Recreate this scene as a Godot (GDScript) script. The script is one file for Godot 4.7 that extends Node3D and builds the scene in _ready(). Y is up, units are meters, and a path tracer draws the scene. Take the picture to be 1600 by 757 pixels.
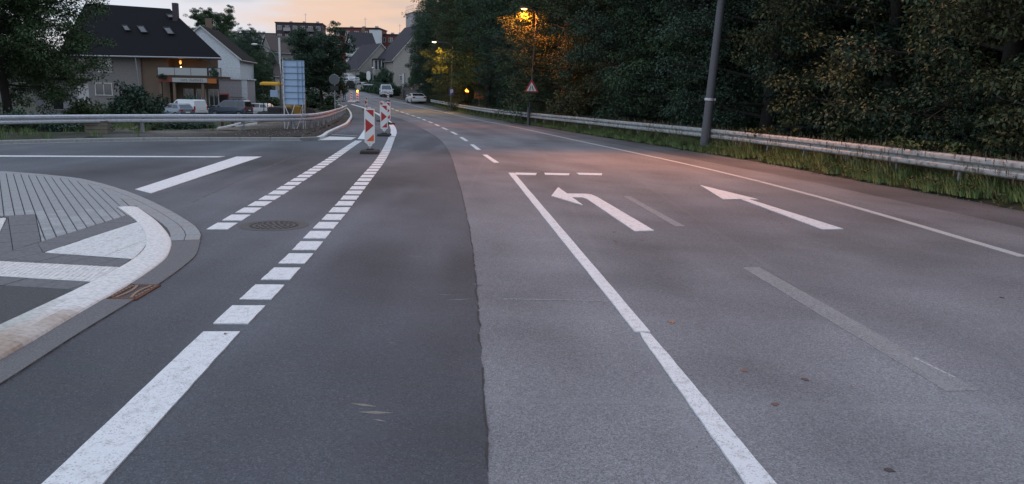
extends Node3D

# ---------------------------------------------------------------- geometry collector
class S:
	var v := PackedVector3Array()
	var n := PackedVector3Array()
	var c := PackedColorArray()
	var i := PackedInt32Array()
	var col := Color.WHITE
	var t := Transform3D.IDENTITY

	func vt(p: Vector3, nn: Vector3) -> int:
		v.append(t * p)
		n.append((t.basis * nn).normalized())
		c.append(col)
		return v.size() - 1

	# corners run counter-clockwise seen from outside
	func tri(a: Vector3, b: Vector3, d: Vector3) -> void:
		var nn := (b - a).cross(d - a).normalized()
		var k := vt(a, nn)
		vt(b, nn)
		vt(d, nn)
		i.append_array([k, k + 2, k + 1])

	func quad(a: Vector3, b: Vector3, d: Vector3, e: Vector3) -> void:
		var nn := (d - a).cross(e - b).normalized()
		var k := vt(a, nn)
		vt(b, nn)
		vt(d, nn)
		vt(e, nn)
		i.append_array([k, k + 2, k + 1, k, k + 3, k + 2])

	func box(ctr: Vector3, size: Vector3, B := Basis.IDENTITY) -> void:
		var h := size / 2.0
		var p := []
		for x in [-1, 1]:
			for y in [-1, 1]:
				for z in [-1, 1]:
					p.append(ctr + B * Vector3(x * h.x, y * h.y, z * h.z))
		quad(p[0], p[1], p[3], p[2])
		quad(p[4], p[6], p[7], p[5])
		quad(p[0], p[4], p[5], p[1])
		quad(p[2], p[3], p[7], p[6])
		quad(p[1], p[5], p[7], p[3])
		quad(p[0], p[2], p[6], p[4])

	# box with chamfered vertical and top edges
	func cbox(ctr: Vector3, size: Vector3, ch: float, B := Basis.IDENTITY) -> void:
		var keep := t
		t = t * Transform3D(B, ctr)
		var hx := size.x / 2.0
		var hz := size.z / 2.0
		var poly := PackedVector2Array([Vector2(-hx + ch, -hz), Vector2(hx - ch, -hz), Vector2(hx, -hz + ch), Vector2(hx, hz - ch), Vector2(hx - ch, hz), Vector2(-hx + ch, hz), Vector2(-hx, hz - ch), Vector2(-hx, -hz + ch)])
		prism(poly, -size.y / 2.0, size.y / 2.0, ch)
		t = keep

	# polygon in x and z pulled up from y0 to y1; ch bevels the upper edge
	func prism(poly: PackedVector2Array, y0: float, y1: float, ch := 0.0, bottom := true) -> void:
		var area := 0.0
		for k in poly.size():
			area += poly[k].cross(poly[(k + 1) % poly.size()])
		var p := poly.duplicate()
		if area > 0.0:
			p.reverse()
		var q := p
		if ch > 0.0:
			var inner := Geometry2D.offset_polygon(p, -ch, Geometry2D.JOIN_MITER)
			if inner.size() == 1 and inner[0].size() == p.size():
				q = inner[0]
				var a2 := 0.0
				for k in q.size():
					a2 += q[k].cross(q[(k + 1) % q.size()])
				if a2 > 0.0:
					q.reverse()
				var best := 0
				for k in q.size():
					if q[k].distance_to(p[0]) < q[best].distance_to(p[0]):
						best = k
				var r := PackedVector2Array()
				for k in q.size():
					r.append(q[(k + best) % q.size()])
				q = r
			else:
				ch = 0.0
		var m := p.size()
		for k in m:
			var a := p[k]
			var b := p[(k + 1) % m]
			quad(Vector3(a.x, y0, a.y), Vector3(b.x, y0, b.y), Vector3(b.x, y1 - ch, b.y), Vector3(a.x, y1 - ch, a.y))
			if ch > 0.0:
				var e := q[k]
				var f := q[(k + 1) % m]
				quad(Vector3(a.x, y1 - ch, a.y), Vector3(b.x, y1 - ch, b.y), Vector3(f.x, y1, f.y), Vector3(e.x, y1, e.y))
		var ids := Geometry2D.triangulate_polygon(q)
		for k in range(0, ids.size(), 3):
			up3(q[ids[k]], q[ids[k + 1]], q[ids[k + 2]], y1, true)
		if bottom:
			ids = Geometry2D.triangulate_polygon(p)
			for k in range(0, ids.size(), 3):
				up3(p[ids[k]], p[ids[k + 1]], p[ids[k + 2]], y0, false)

	func up3(a: Vector2, b: Vector2, d: Vector2, y: float, up: bool) -> void:
		var cr := (b - a).cross(d - a)
		if (cr < 0.0) == up:
			tri(Vector3(a.x, y, a.y), Vector3(b.x, y, b.y), Vector3(d.x, y, d.y))
		else:
			tri(Vector3(a.x, y, a.y), Vector3(d.x, y, d.y), Vector3(b.x, y, b.y))

	# side view polygon (x, y) given a half width for each height
	func side(poly: PackedVector2Array, f: Callable) -> void:
		var area := 0.0
		for k in poly.size():
			area += poly[k].cross(poly[(k + 1) % poly.size()])
		var p := poly.duplicate()
		if area < 0.0:
			p.reverse()
		var m := p.size()
		for k in m:
			var a := p[k]
			var b := p[(k + 1) % m]
			var wa: float = f.call(a)
			var wb: float = f.call(b)
			quad(Vector3(a.x, a.y, wa), Vector3(a.x, a.y, -wa), Vector3(b.x, b.y, -wb), Vector3(b.x, b.y, wb))
		var ids := Geometry2D.triangulate_polygon(p)
		for k in range(0, ids.size(), 3):
			var a := p[ids[k]]
			var b := p[ids[k + 1]]
			var d := p[ids[k + 2]]
			if (b - a).cross(d - a) < 0.0:
				var s := b
				b = d
				d = s
			var wa: float = f.call(a)
			var wb: float = f.call(b)
			var wd: float = f.call(d)
			tri(Vector3(a.x, a.y, wa), Vector3(b.x, b.y, wb), Vector3(d.x, d.y, wd))
			tri(Vector3(a.x, a.y, -wa), Vector3(d.x, d.y, -wd), Vector3(b.x, b.y, -wb))

	func slab(poly: PackedVector2Array, z0: float, z1: float) -> void:
		var keep := t
		t = t.translated_local(Vector3(0, 0, (z0 + z1) / 2.0))
		var h := absf(z1 - z0) / 2.0
		side(poly, func(_p): return h)
		t = keep

	func tube(pts: Array, radii: Array, sides := 8, caps := true) -> void:
		var rings := []
		var up := Vector3.UP
		for k in pts.size():
			var d: Vector3 = (pts[mini(k + 1, pts.size() - 1)] - pts[maxi(k - 1, 0)]).normalized()
			if absf(d.dot(up)) > 0.95:
				up = Vector3.RIGHT if absf(d.x) < 0.8 else Vector3.FORWARD
			var x := up.cross(d).normalized()
			var y := d.cross(x).normalized()
			up = y
			var ring := []
			for s in sides:
				var a := TAU * s / sides
				var o := x * cos(a) + y * sin(a)
				ring.append(vt(pts[k] + o * radii[k], o))
			rings.append(ring)
		for k in pts.size() - 1:
			for s in sides:
				var s2 := (s + 1) % sides
				i.append_array([rings[k][s], rings[k + 1][s], rings[k + 1][s2], rings[k][s], rings[k + 1][s2], rings[k][s2]])
		if caps:
			for e in [0, pts.size() - 1]:
				var d: Vector3 = (pts[1] - pts[0]).normalized() * -1.0 if e == 0 else (pts[e] - pts[e - 1]).normalized()
				var k0 := vt(pts[e], d)
				var m := []
				for s in sides:
					v.append(v[rings[e][s]])
					n.append((t.basis * d).normalized())
					c.append(col)
					m.append(v.size() - 1)
				for s in sides:
					if e == 0:
						i.append_array([k0, m[s], m[(s + 1) % sides]])
					else:
						i.append_array([k0, m[(s + 1) % sides], m[s]])

	func bar(a: Vector3, b: Vector3, r: float, sides := 6) -> void:
		tube([a, b], [r, r], sides)

	# disc or ring standing on axis z, at z0 to z1
	func wheel(ctr: Vector3, r: float, z0: float, z1: float, sides := 20) -> void:
		var poly := PackedVector2Array()
		for k in sides:
			poly.append(Vector2(ctr.x + cos(TAU * k / sides) * r, ctr.y + sin(TAU * k / sides) * r))
		slab(poly, ctr.z + z0, ctr.z + z1)

	func ball(ctr: Vector3, r: Vector3, rows := 8, cols := 12) -> void:
		var k0 := v.size()
		for a in rows + 1:
			for b in cols + 1:
				var th := PI * a / rows
				var ph := TAU * b / cols
				var d := Vector3(sin(th) * cos(ph), cos(th), sin(th) * sin(ph))
				vt(ctr + d * r, (d / r).normalized())
		for a in rows:
			for b in cols:
				var p := k0 + a * (cols + 1) + b
				i.append_array([p, p + cols + 1, p + 1, p + 1, p + cols + 1, p + cols + 2])

	func mesh() -> ArrayMesh:
		var m := ArrayMesh.new()
		var a := []
		a.resize(Mesh.ARRAY_MAX)
		a[Mesh.ARRAY_VERTEX] = v
		a[Mesh.ARRAY_NORMAL] = n
		a[Mesh.ARRAY_COLOR] = c
		a[Mesh.ARRAY_INDEX] = i
		m.add_surface_from_arrays(Mesh.PRIMITIVE_TRIANGLES, a)
		return m

# ---------------------------------------------------------------- naming and tree of things
var taken := {}
var M := {}
var rng := RandomNumberGenerator.new()
var tone := FastNoiseLite.new()
var fine := FastNoiseLite.new()

func numbered(called: String, parent: Node) -> String:
	var key := str(parent.get_instance_id()) + called
	var k: int = taken.get(key, 0)
	taken[key] = k + 1
	return called if k == 0 else "%s_%03d" % [called, k]

func thing(called: String, label: String, category: String, at := Vector3.ZERO, turn := 0.0, group := "") -> Node3D:
	var o := Node3D.new()
	o.name = numbered(called, self)
	add_child(o)
	o.position = at
	o.rotation.y = turn
	tag(o, label, category, group)
	return o

func tag(o: Node, label: String, category: String, group := "") -> Node:
	o.set_meta("label", label)
	o.set_meta("category", category)
	if group:
		o.set_meta("group", group)
	return o

func part(called: String, s, m: Material, parent: Node, label := "") -> MeshInstance3D:
	var o := MeshInstance3D.new()
	o.mesh = s.mesh() if s is S else s
	o.material_override = m
	o.name = numbered(called, parent)
	parent.add_child(o)
	if label:
		o.set_meta("label", label)
	return o

func struct(called: String, s, m: Material) -> MeshInstance3D:
	var o := part(called, s, m, self)
	o.set_meta("kind", "structure")
	return o

func copy(src: Node3D, label: String, at: Vector3, turn: float, group := "") -> Node3D:
	var o := src.duplicate()
	var base := String(src.name)
	if base.substr(base.length() - 4, 1) == "_" and base.right(3).is_valid_int():
		base = base.left(base.length() - 4)
	o.name = numbered(base, self)
	add_child(o)
	o.position = at
	o.rotation = Vector3(0, turn, 0)
	o.scale = Vector3.ONE
	o.set_meta("label", label)
	if group:
		o.set_meta("group", group)
	return o

func many(called: String, mesh: Mesh, m: Material, xf: Array, parent: Node = null, cols := []) -> MultiMeshInstance3D:
	var mm := MultiMesh.new()
	mm.transform_format = MultiMesh.TRANSFORM_3D
	mm.use_colors = not cols.is_empty()
	mm.mesh = mesh
	mm.instance_count = xf.size()
	for k in xf.size():
		mm.set_instance_transform(k, xf[k])
		if cols:
			mm.set_instance_color(k, cols[k])
	var o := MultiMeshInstance3D.new()
	o.multimesh = mm
	o.material_override = m
	var p: Node = parent if parent else self
	o.name = numbered(called, p)
	p.add_child(o)
	o.set_meta("kind", "stuff")
	return o

# ---------------------------------------------------------------- materials (colours are linear, real-world values)
func mat(r: float, g: float, b: float, rough := 0.8, metal := 0.0, vc := false) -> StandardMaterial3D:
	var m := StandardMaterial3D.new()
	m.albedo_color = Color(r, g, b).linear_to_srgb()
	m.roughness = rough
	m.metallic = metal
	m.vertex_color_use_as_albedo = vc
	return m

func noise_tex(kind: int, freq: float, stops: Array, size := 1024, normal := 0.0, oct := 3, ret := -1, sd := 1) -> NoiseTexture2D:
	var f := FastNoiseLite.new()
	f.seed = sd
	f.noise_type = kind
	f.frequency = freq
	f.fractal_octaves = oct
	if oct == 1:
		f.fractal_type = FastNoiseLite.FRACTAL_NONE
	if ret >= 0:
		f.cellular_return_type = ret
	var t := NoiseTexture2D.new()
	t.width = size
	t.height = size
	t.seamless = true
	t.seamless_blend_skirt = 0.08
	t.noise = f
	if normal > 0.0:
		t.as_normal_map = true
		t.bump_strength = normal
	elif stops:
		var g := Gradient.new()
		g.offsets = PackedFloat32Array(stops.map(func(s): return s[0]))
		g.colors = PackedColorArray(stops.map(func(s): return Color(s[1], s[1] if s.size() < 3 else s[2], s[1] if s.size() < 3 else s[3]).linear_to_srgb()))
		t.color_ramp = g
	return t

# albedo texture laid by world position, tiles every `metres`
func textured(m: StandardMaterial3D, tex: Texture2D, metres: float, bump: Texture2D = null, strength := 1.0, world := true) -> StandardMaterial3D:
	m.albedo_texture = tex
	m.uv1_triplanar = true
	m.uv1_world_triplanar = world
	m.uv1_scale = Vector3.ONE / metres
	if bump:
		m.normal_enabled = true
		m.normal_texture = bump
		m.normal_scale = strength
	return m

func make_materials() -> void:
	var cell := FastNoiseLite.TYPE_CELLULAR
	var simp := FastNoiseLite.TYPE_SIMPLEX_SMOOTH
	var val := FastNoiseLite.RETURN_CELL_VALUE
	# values are multipliers round 1 that sit on the vertex colours of the road sheets
	var chips := noise_tex(cell, 0.19, [[0.0, 0.42], [0.18, 0.58], [0.5, 0.66], [0.84, 0.72], [0.9, 0.84], [0.94, 1.0], [1.0, 1.0]], 1024, 0.0, 1, val, 3)
	var chips_old := noise_tex(cell, 0.2, [[0.0, 0.48], [0.2, 0.62], [0.5, 0.72], [0.75, 0.8], [0.9, 0.95], [1.0, 1.0]], 1024, 0.0, 1, val, 4)
	var chip_bump := noise_tex(cell, 0.23, [], 1024, 5.0, 1, FastNoiseLite.RETURN_DISTANCE, 3)
	var chip_bump_old := noise_tex(cell, 0.2, [], 1024, 6.0, 1, FastNoiseLite.RETURN_DISTANCE, 4)
	var soft := noise_tex(simp, 0.012, [[0.2, 0.72], [0.5, 0.9], [0.8, 1.0]], 1024, 0.0, 5, -1, 5)
	var soft_bump := noise_tex(simp, 0.05, [], 1024, 3.0, 4, -1, 6)
	var speck := noise_tex(cell, 0.2, [[0.0, 0.55], [0.07, 0.62], [0.14, 0.9], [0.5, 0.97], [1.0, 1.0]], 1024, 0.0, 1, val, 7)
	var bark := noise_tex(simp, 0.03, [[0.25, 0.45], [0.5, 0.8], [0.8, 1.0]], 512, 0.0, 5, -1, 8)
	M.asphalt = textured(mat(1.68, 1.68, 1.68, 0.82, 0.0, true), chips, 1.5, chip_bump, 0.4)
	M.asphalt_old = textured(mat(1.35, 1.35, 1.35, 0.86, 0.0, true), chips_old, 1.7, chip_bump_old, 0.75)
	M.paint = textured(mat(0.82, 0.83, 0.84, 0.62), speck, 1.4, chip_bump, 0.3)
	M.paint.detail_enabled = true
	M.paint.detail_blend_mode = BaseMaterial3D.BLEND_MODE_MUL
	M.paint.detail_uv_layer = BaseMaterial3D.DETAIL_UV_2
	M.paint.detail_albedo = noise_tex(simp, 0.02, [[0.12, 0.74, 0.73, 0.71], [0.30, 0.93, 0.93, 0.92], [0.5, 1.0, 1.0, 1.0]], 1024, 0.0, 6, -1, 15)
	M.paint.uv2_triplanar = true
	M.paint.uv2_world_triplanar = true
	M.paint.uv2_scale = Vector3.ONE / 2.3
	M.paint_old = textured(mat(0.60, 0.58, 0.56, 0.7), speck, 0.9, chip_bump, 0.5)
	M.paint_worn = textured(mat(0.44, 0.43, 0.43, 0.8), chips_old, 1.7, chip_bump_old, 0.75)
	M.joint_pale = textured(mat(0.15, 0.15, 0.155, 0.85), chips, 1.6)
	M.oil = mat(0.06, 0.058, 0.06, 0.5)
	M.scuff = textured(mat(0.30, 0.27, 0.24, 0.8), chips_old, 0.6)
	M.white_slab = textured(mat(0.78, 0.77, 0.75, 0.75), soft, 0.9, soft_bump, 0.25)
	M.white_kerb = textured(mat(1.0, 1.0, 1.0, 0.75, 0.0, true), soft, 0.7, soft_bump, 0.3)
	M.slab_dark = textured(mat(0.155, 0.16, 0.17, 0.8), soft, 0.8, soft_bump, 0.3)
	M.brick = []
	for k in 4:
		var b := 0.345 + 0.022 * k
		M.brick.append(textured(mat(b * 0.93, b * 0.97, b, 0.8), soft, 0.5 + 0.13 * k, soft_bump, 0.35))
	M.joint = textured(mat(0.09, 0.09, 0.085, 0.95), soft, 0.5)
	M.gutter = textured(mat(0.33, 0.33, 0.325, 0.8), soft, 0.6, soft_bump, 0.3)
	M.gutter_dark = textured(mat(0.20, 0.20, 0.205, 0.8), chips_old, 1.2, chip_bump, 0.4)
	M.concrete = textured(mat(0.36, 0.35, 0.33, 0.85), soft, 1.1, soft_bump, 0.4)
	M.rust = textured(mat(0.16, 0.07, 0.045, 0.75, 0.2), soft, 0.25, soft_bump, 0.5)
	M.rust_pale = textured(mat(0.34, 0.21, 0.15, 0.7, 0.1), soft, 0.25, soft_bump, 0.5)
	M.iron = textured(mat(0.064, 0.060, 0.060, 0.6, 0.3), soft, 0.3, soft_bump, 0.6)
	M.soil = textured(mat(1.0, 1.0, 1.0, 0.95, 0.0, true), chips, 1.3, chip_bump, 0.8)
	M.zinc = textured(mat(0.68, 0.68, 0.72, 0.5, 0.25), soft, 1.3, soft_bump, 0.12)
	M.zinc_old = textured(mat(0.44, 0.46, 0.46, 0.75, 0.05), noise_tex(simp, 0.01, [[0.2, 0.50, 0.46, 0.42], [0.36, 0.86, 0.85, 0.83], [0.7, 1.0, 1.0, 1.0]], 512, 0.0, 5, -1, 12), 1.3, soft_bump, 0.2)
	M.rail_dirt = textured(mat(0.25, 0.22, 0.19, 0.9), soft, 0.8, soft_bump, 0.4)
	M.galv = textured(mat(0.42, 0.43, 0.45, 0.5, 0.4), soft, 0.8)
	M.mast = textured(mat(0.13, 0.135, 0.15, 0.6, 0.2), soft, 0.6, soft_bump, 0.2)
	M.dark_metal = mat(0.035, 0.037, 0.04, 0.5, 0.3)
	M.black = mat(0.012, 0.012, 0.013, 0.7)
	M.rubber = textured(mat(0.05, 0.048, 0.046, 0.9), soft, 0.5, soft_bump, 0.5)
	M.sign_white = mat(0.75, 0.75, 0.74, 0.4)
	M.sign_red = mat(0.42, 0.022, 0.02, 0.4)
	M.sign_dull_red = mat(0.22, 0.05, 0.03, 0.6)
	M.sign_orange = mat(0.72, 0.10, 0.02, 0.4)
	M.sign_blue = mat(0.02, 0.07, 0.28, 0.4)
	M.detour = mat(0.45, 0.13, 0.015, 0.5)
	M.sign_back = mat(0.13, 0.14, 0.145, 0.5, 0.3)
	M.alu = mat(0.38, 0.52, 0.70, 0.5, 0.05)
	M.alu_rib = mat(0.16, 0.23, 0.33, 0.55, 0.1)
	M.bark = textured(mat(0.042, 0.038, 0.034, 0.95), bark, 0.9, soft_bump, 1.0)
	M.leaf = []
	for c in [[0.058, 0.106, 0.050], [0.070, 0.120, 0.050], [0.046, 0.088, 0.052], [0.080, 0.100, 0.042], [0.072, 0.078, 0.042], [0.050, 0.094, 0.062]]:
		var m := mat(c[0], c[1], c[2], 0.78, 0.0, true)
		m.backlight_enabled = true
		m.backlight = Color(c[0] * 0.7, c[1] * 0.75, c[2] * 0.4).linear_to_srgb()
		M.leaf.append(m)
	M.grass = mat(1.0, 1.0, 1.0, 0.75, 0.0, true)
	M.glass = mat(0.02, 0.023, 0.027, 0.08)
	M.pane = mat(0.06, 0.07, 0.08, 0.06)
	M.pane_sky = M.pane
	M.pane.metallic_specular = 1.0
	M.glass.metallic_specular = 0.8
	M.frame = mat(0.62, 0.62, 0.60, 0.6)
	M.shutter = mat(0.10, 0.095, 0.09, 0.7)
	M.roof_dark = textured(mat(0.016, 0.016, 0.018, 0.95), soft, 0.7, soft_bump, 0.6)
	M.roof_dark.metallic_specular = 0.25
	M.letter_grey = mat(0.22, 0.22, 0.21, 0.6)
	M.panel_grey = textured(mat(0.46, 0.47, 0.46, 0.7), soft, 1.2)
	M.roof_brown = textured(mat(0.085, 0.062, 0.055, 0.85), soft, 0.7, soft_bump, 0.6)
	M.roof_grey = textured(mat(0.040, 0.036, 0.045, 0.92), soft, 0.7, soft_bump, 0.6)
	M.wall_brick = textured(mat(0.20, 0.145, 0.105, 0.9), soft, 0.9, soft_bump, 0.5)
	M.wall_grey = textured(mat(0.24, 0.225, 0.215, 0.9), soft, 2.0, soft_bump, 0.3)
	M.wall_white = textured(mat(0.70, 0.73, 0.75, 0.9), soft, 2.6, soft_bump, 0.2)
	M.wall_beige = textured(mat(0.40, 0.37, 0.33, 0.9), soft, 2.6, soft_bump, 0.2)
	M.wall_cream = textured(mat(0.55, 0.53, 0.46, 0.9), soft, 2.6, soft_bump, 0.2)
	M.wall_pink = textured(mat(0.42, 0.39, 0.40, 0.9), soft, 2.6, soft_bump, 0.2)
	M.wall_red = textured(mat(0.17, 0.062, 0.055, 0.9), soft, 3.0, soft_bump, 0.3)
	M.wall_dark = textured(mat(0.075, 0.055, 0.065, 0.9), soft, 3.0, soft_bump, 0.3)
	M.wood_dark = textured(mat(0.085, 0.05, 0.03, 0.7), bark, 0.8)
	M.yellow = mat(0.72, 0.38, 0.015, 0.4)
	M.yellow_dull = textured(mat(0.30, 0.17, 0.02, 0.7), soft, 0.7)
	M.car_white = mat(0.72, 0.74, 0.76, 0.25)
	M.car_blue = mat(0.075, 0.10, 0.14, 0.22, 0.3)
	M.car_light_blue = mat(0.20, 0.25, 0.32, 0.25, 0.4)
	M.car_silver = mat(0.42, 0.45, 0.47, 0.25, 0.4)
	M.car_black = mat(0.018, 0.02, 0.024, 0.15)
	for k in ["car_white", "car_blue", "car_light_blue", "car_silver", "car_black"]:
		M[k].clearcoat_enabled = true
		M[k].clearcoat = 0.6
		M[k].clearcoat_roughness = 0.06
	M.tail = mat(0.30, 0.012, 0.01, 0.2)
	M.headlight = mat(0.55, 0.57, 0.60, 0.08)
	M.rim = mat(0.35, 0.36, 0.37, 0.35, 0.7)
	M.cloth_dark = mat(0.02, 0.02, 0.024, 0.95)
	M.cloth_blue = mat(0.035, 0.045, 0.07, 0.95)
	M.skin = mat(0.42, 0.26, 0.19, 0.6)
	M.hair = mat(0.03, 0.02, 0.014, 0.7)
	M.stone = textured(mat(0.22, 0.19, 0.15, 0.95), soft, 0.5, soft_bump, 0.6)
	M.lit_sodium = glow(1.0, 0.55, 0.16, 9.0)
	M.lit_warm = glow(1.0, 0.78, 0.36, 9.0)
	M.lit_amber = glow(1.0, 0.42, 0.05, 5.0)
	M.lit_room = glow(1.0, 0.62, 0.28, 2.2)
	M.lit_shade = glow(1.0, 0.50, 0.16, 0.9)

func glow(r: float, g: float, b: float, e: float) -> StandardMaterial3D:
	var m := mat(r, g, b, 0.5)
	m.emission_enabled = true
	m.emission = Color(r, g, b).linear_to_srgb()
	m.emission_energy_multiplier = e
	return m

# ---------------------------------------------------------------- the lie of the land
# road lines as [z, x], from near to far; metres, the camera stands over x = 0, z = 0
var SEAM := [[4, 0.12], [-3.2, -0.08], [-5.45, -0.22], [-8.2, -0.40], [-11.5, -0.68], [-16.1, -1.12], [-24.8, -2.04], [-31.4, -2.95], [-41.8, -4.86], [-52.4, -7.0], [-63.0, -9.6], [-79.0, -13.6], [-88.0, -16.2], [-110.0, -22.6], [-125.0, -27.0], [-150.0, -35.5], [-175.0, -45.0], [-190.0, -52.0]]
var EDGE := [[4, 5.86], [-8.7, 5.71], [-11.5, 5.6], [-14.9, 5.38], [-19.05, 4.86], [-24.65, 3.89], [-32.8, 2.35], [-42.65, 0.56], [-56.3, -2.2], [-77.3, -6.7], [-88.0, -9.7], [-100.3, -13.3], [-112.0, -17.2], [-126.0, -22.2], [-140.0, -27.0], [-175.0, -41.0], [-190.0, -48.0]]
var STRIP := [[4, 7.3], [-10.9, 7.06], [-14.0, 6.68], [-17.0, 6.3], [-24.0, 4.95], [-33.0, 3.25], [-43.5, 1.25], [-57.0, -1.45], [-78.0, -6.0], [-88.0, -8.8], [-100.0, -12.3], [-112.0, -16.2], [-126.0, -21.2], [-140.0, -26.0], [-175.0, -40.0], [-190.0, -47.0]]
var GRASS := [[4, 8.6], [-12.7, 8.19], [-15.4, 7.87], [-17.3, 7.5], [-22.1, 6.85], [-26.4, 5.91], [-33.5, 4.27], [-44.3, 2.0], [-48.9, 1.03], [-60.0, -1.3], [-77.0, -5.0], [-88.0, -7.7], [-100.0, -11.2], [-112.0, -15.1], [-126.0, -20.2], [-140.0, -25.2], [-160.0, -33.0], [-175.0, -39.0], [-190.0, -46.0]]
var LEFT := [[4, -7.0], [-28.6, -7.0], [-30.5, -7.15], [-33.0, -7.6], [-43.4, -9.0], [-57.7, -11.6], [-70.6, -14.3], [-82.1, -17.0], [-95.0, -20.8], [-110.0, -25.6], [-122.0, -30.0], [-150.0, -39.0], [-175.0, -49.0], [-190.0, -56.0]]
var RAIL_R := [[4, 9.2], [-8, 8.86], [-13.3, 8.48], [-17.0, 8.08], [-21.6, 7.42], [-26.7, 6.44], [-34.1, 4.6], [-40.5, 3.1], [-46.4, 1.6], [-57.2, -0.75], [-72.6, -3.9], [-86.2, -7.0], [-97.0, -10.0]]
# far kerb of the side street, then the left kerb of the cycle lane, as [x, z]
var KERB := [[-46, 6], [-30, -6], [-22.5, -14.5], [-18.2, -20.0], [-15.3, -23.4], [-12.8, -25.9], [-10.2, -27.35], [-8.1, -28.1], [-7.15, -28.5], [-7.05, -29.4], [-7.25, -31.0], [-7.6, -33.0], [-8.2, -37.5], [-9.0, -43.4], [-10.2, -50.2], [-11.6, -57.7], [-12.9, -64.0], [-14.3, -70.6], [-17.0, -82.1], [-20.8, -95.0], [-25.6, -110.0]]

# smooth reading of a line: x at z
func px(path: Array, z: float) -> float:
	var m := path.size()
	if z >= path[0][0]:
		return path[0][1]
	for k in m - 1:
		if z >= path[k + 1][0]:
			var a: Array = path[maxi(k - 1, 0)]
			var b: Array = path[k]
			var c: Array = path[k + 1]
			var d: Array = path[mini(k + 2, m - 1)]
			var h: float = c[0] - b[0]
			var s: float = (c[1] - b[1]) / h
			var s0: float = s if k == 0 else ((b[1] - a[1]) / (b[0] - a[0]) + s) * 0.5
			var s1: float = s if k == m - 2 else ((d[1] - c[1]) / (d[0] - c[0]) + s) * 0.5
			var u: float = (z - b[0]) / h
			return (2 * u * u * u - 3 * u * u + 1) * b[1] + (u * u * u - 2 * u * u + u) * h * s0 + (-2 * u * u * u + 3 * u * u) * c[1] + (u * u * u - u * u) * h * s1
	return path[m - 1][1] + (z - path[m - 1][0]) * 0.45

# the road is level for 60 m and then climbs gently
func ry(z: float) -> float:
	var d := -z
	if d < 60.0:
		return 0.0
	if d < 110.0:
		return 0.00035 * (d - 60.0) * (d - 60.0)
	return 0.875 + 0.035 * (d - 110.0)

func yard(d: float) -> float:
	if d < 34.0:
		return 0.0
	if d < 62.0:
		return -1.0 * smoothstep(34.0, 62.0, d)
	if d < 112.0:
		return -1.0
	if d < 190.0:
		return -1.0 + 6.0 * smoothstep(112.0, 190.0, d)
	return 5.0 + minf(13.0, (d - 190.0) * 0.06)

func gy(x: float, z: float) -> float:
	var r := ry(z)
	var xl := px(LEFT, z)
	var xr := px(GRASS, z)
	if x > xr:
		return r + 0.03 + 1.2 * smoothstep(4.0, 26.0, x - xr)
	if x < xl:
		return lerpf(r + 0.1, yard(-z), smoothstep(1.5, 12.0, xl - x))
	return r

func along(path: Array, step: float) -> Array:
	# evenly spaced points of a polyline given as [x, z], rounded by Catmull-Rom
	var c := Curve2D.new()
	for k in path.size():
		var p := Vector2(path[k][0], path[k][1])
		var a := Vector2(path[maxi(k - 1, 0)][0], path[maxi(k - 1, 0)][1])
		var b := Vector2(path[mini(k + 1, path.size() - 1)][0], path[mini(k + 1, path.size() - 1)][1])
		var d := (b - a).normalized()
		c.add_point(p, -d * p.distance_to(a) * 0.3, d * p.distance_to(b) * 0.3)
	c.bake_interval = minf(step * 0.5, 0.5)
	var out := []
	var L := c.get_baked_length()
	var m := maxi(1, roundi(L / step))
	for k in m + 1:
		out.append(c.sample_baked(L * k / m, true))
	return out

func side_of(pts: Array, k: int) -> Vector2:
	# unit vector to the left of travel (towards smaller x when travelling to -z)
	var d: Vector2 = (pts[mini(k + 1, pts.size() - 1)] - pts[maxi(k - 1, 0)]).normalized()
	return Vector2(d.y, -d.x)

# ---------------------------------------------------------------- camera, sky, light
func _ready() -> void:
	var cam := Camera3D.new()
	cam.name = "camera"
	add_child(cam)
	cam.position = Vector3(0, 1.645, 0)
	cam.basis = Basis(Vector3.RIGHT, -0.17952) * Basis(Vector3.BACK, 0.018967)
	cam.fov = rad_to_deg(2.0 * atan(378.5 / 1246.2))
	cam.near = 0.05
	cam.far = 1500.0
	cam.current = true
	make_sky()
	var sun := DirectionalLight3D.new()
	sun.name = "sunset_light"
	add_child(sun)
	sun.rotation_degrees = Vector3(-14, 172, 0)
	sun.light_color = Color(1.0, 0.72, 0.5)
	sun.light_energy = 0.04
	sun.light_angular_distance = 20.0
	sun.shadow_enabled = true
	rng.seed = 20
	tone.seed = 3
	tone.frequency = 0.06
	tone.fractal_octaves = 4
	fine.seed = 9
	fine.frequency = 0.9
	make_materials()
	build_roads()
	build_markings()
	build_pavement()
	build_verges()
	build_terrain()
	build_rails()
	build_lamps_and_signs()
	build_barriers()
	build_houses()
	build_yard_things()
	build_cars()
	build_people()
	build_trees()
	build_weeds()
	build_litter()

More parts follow.
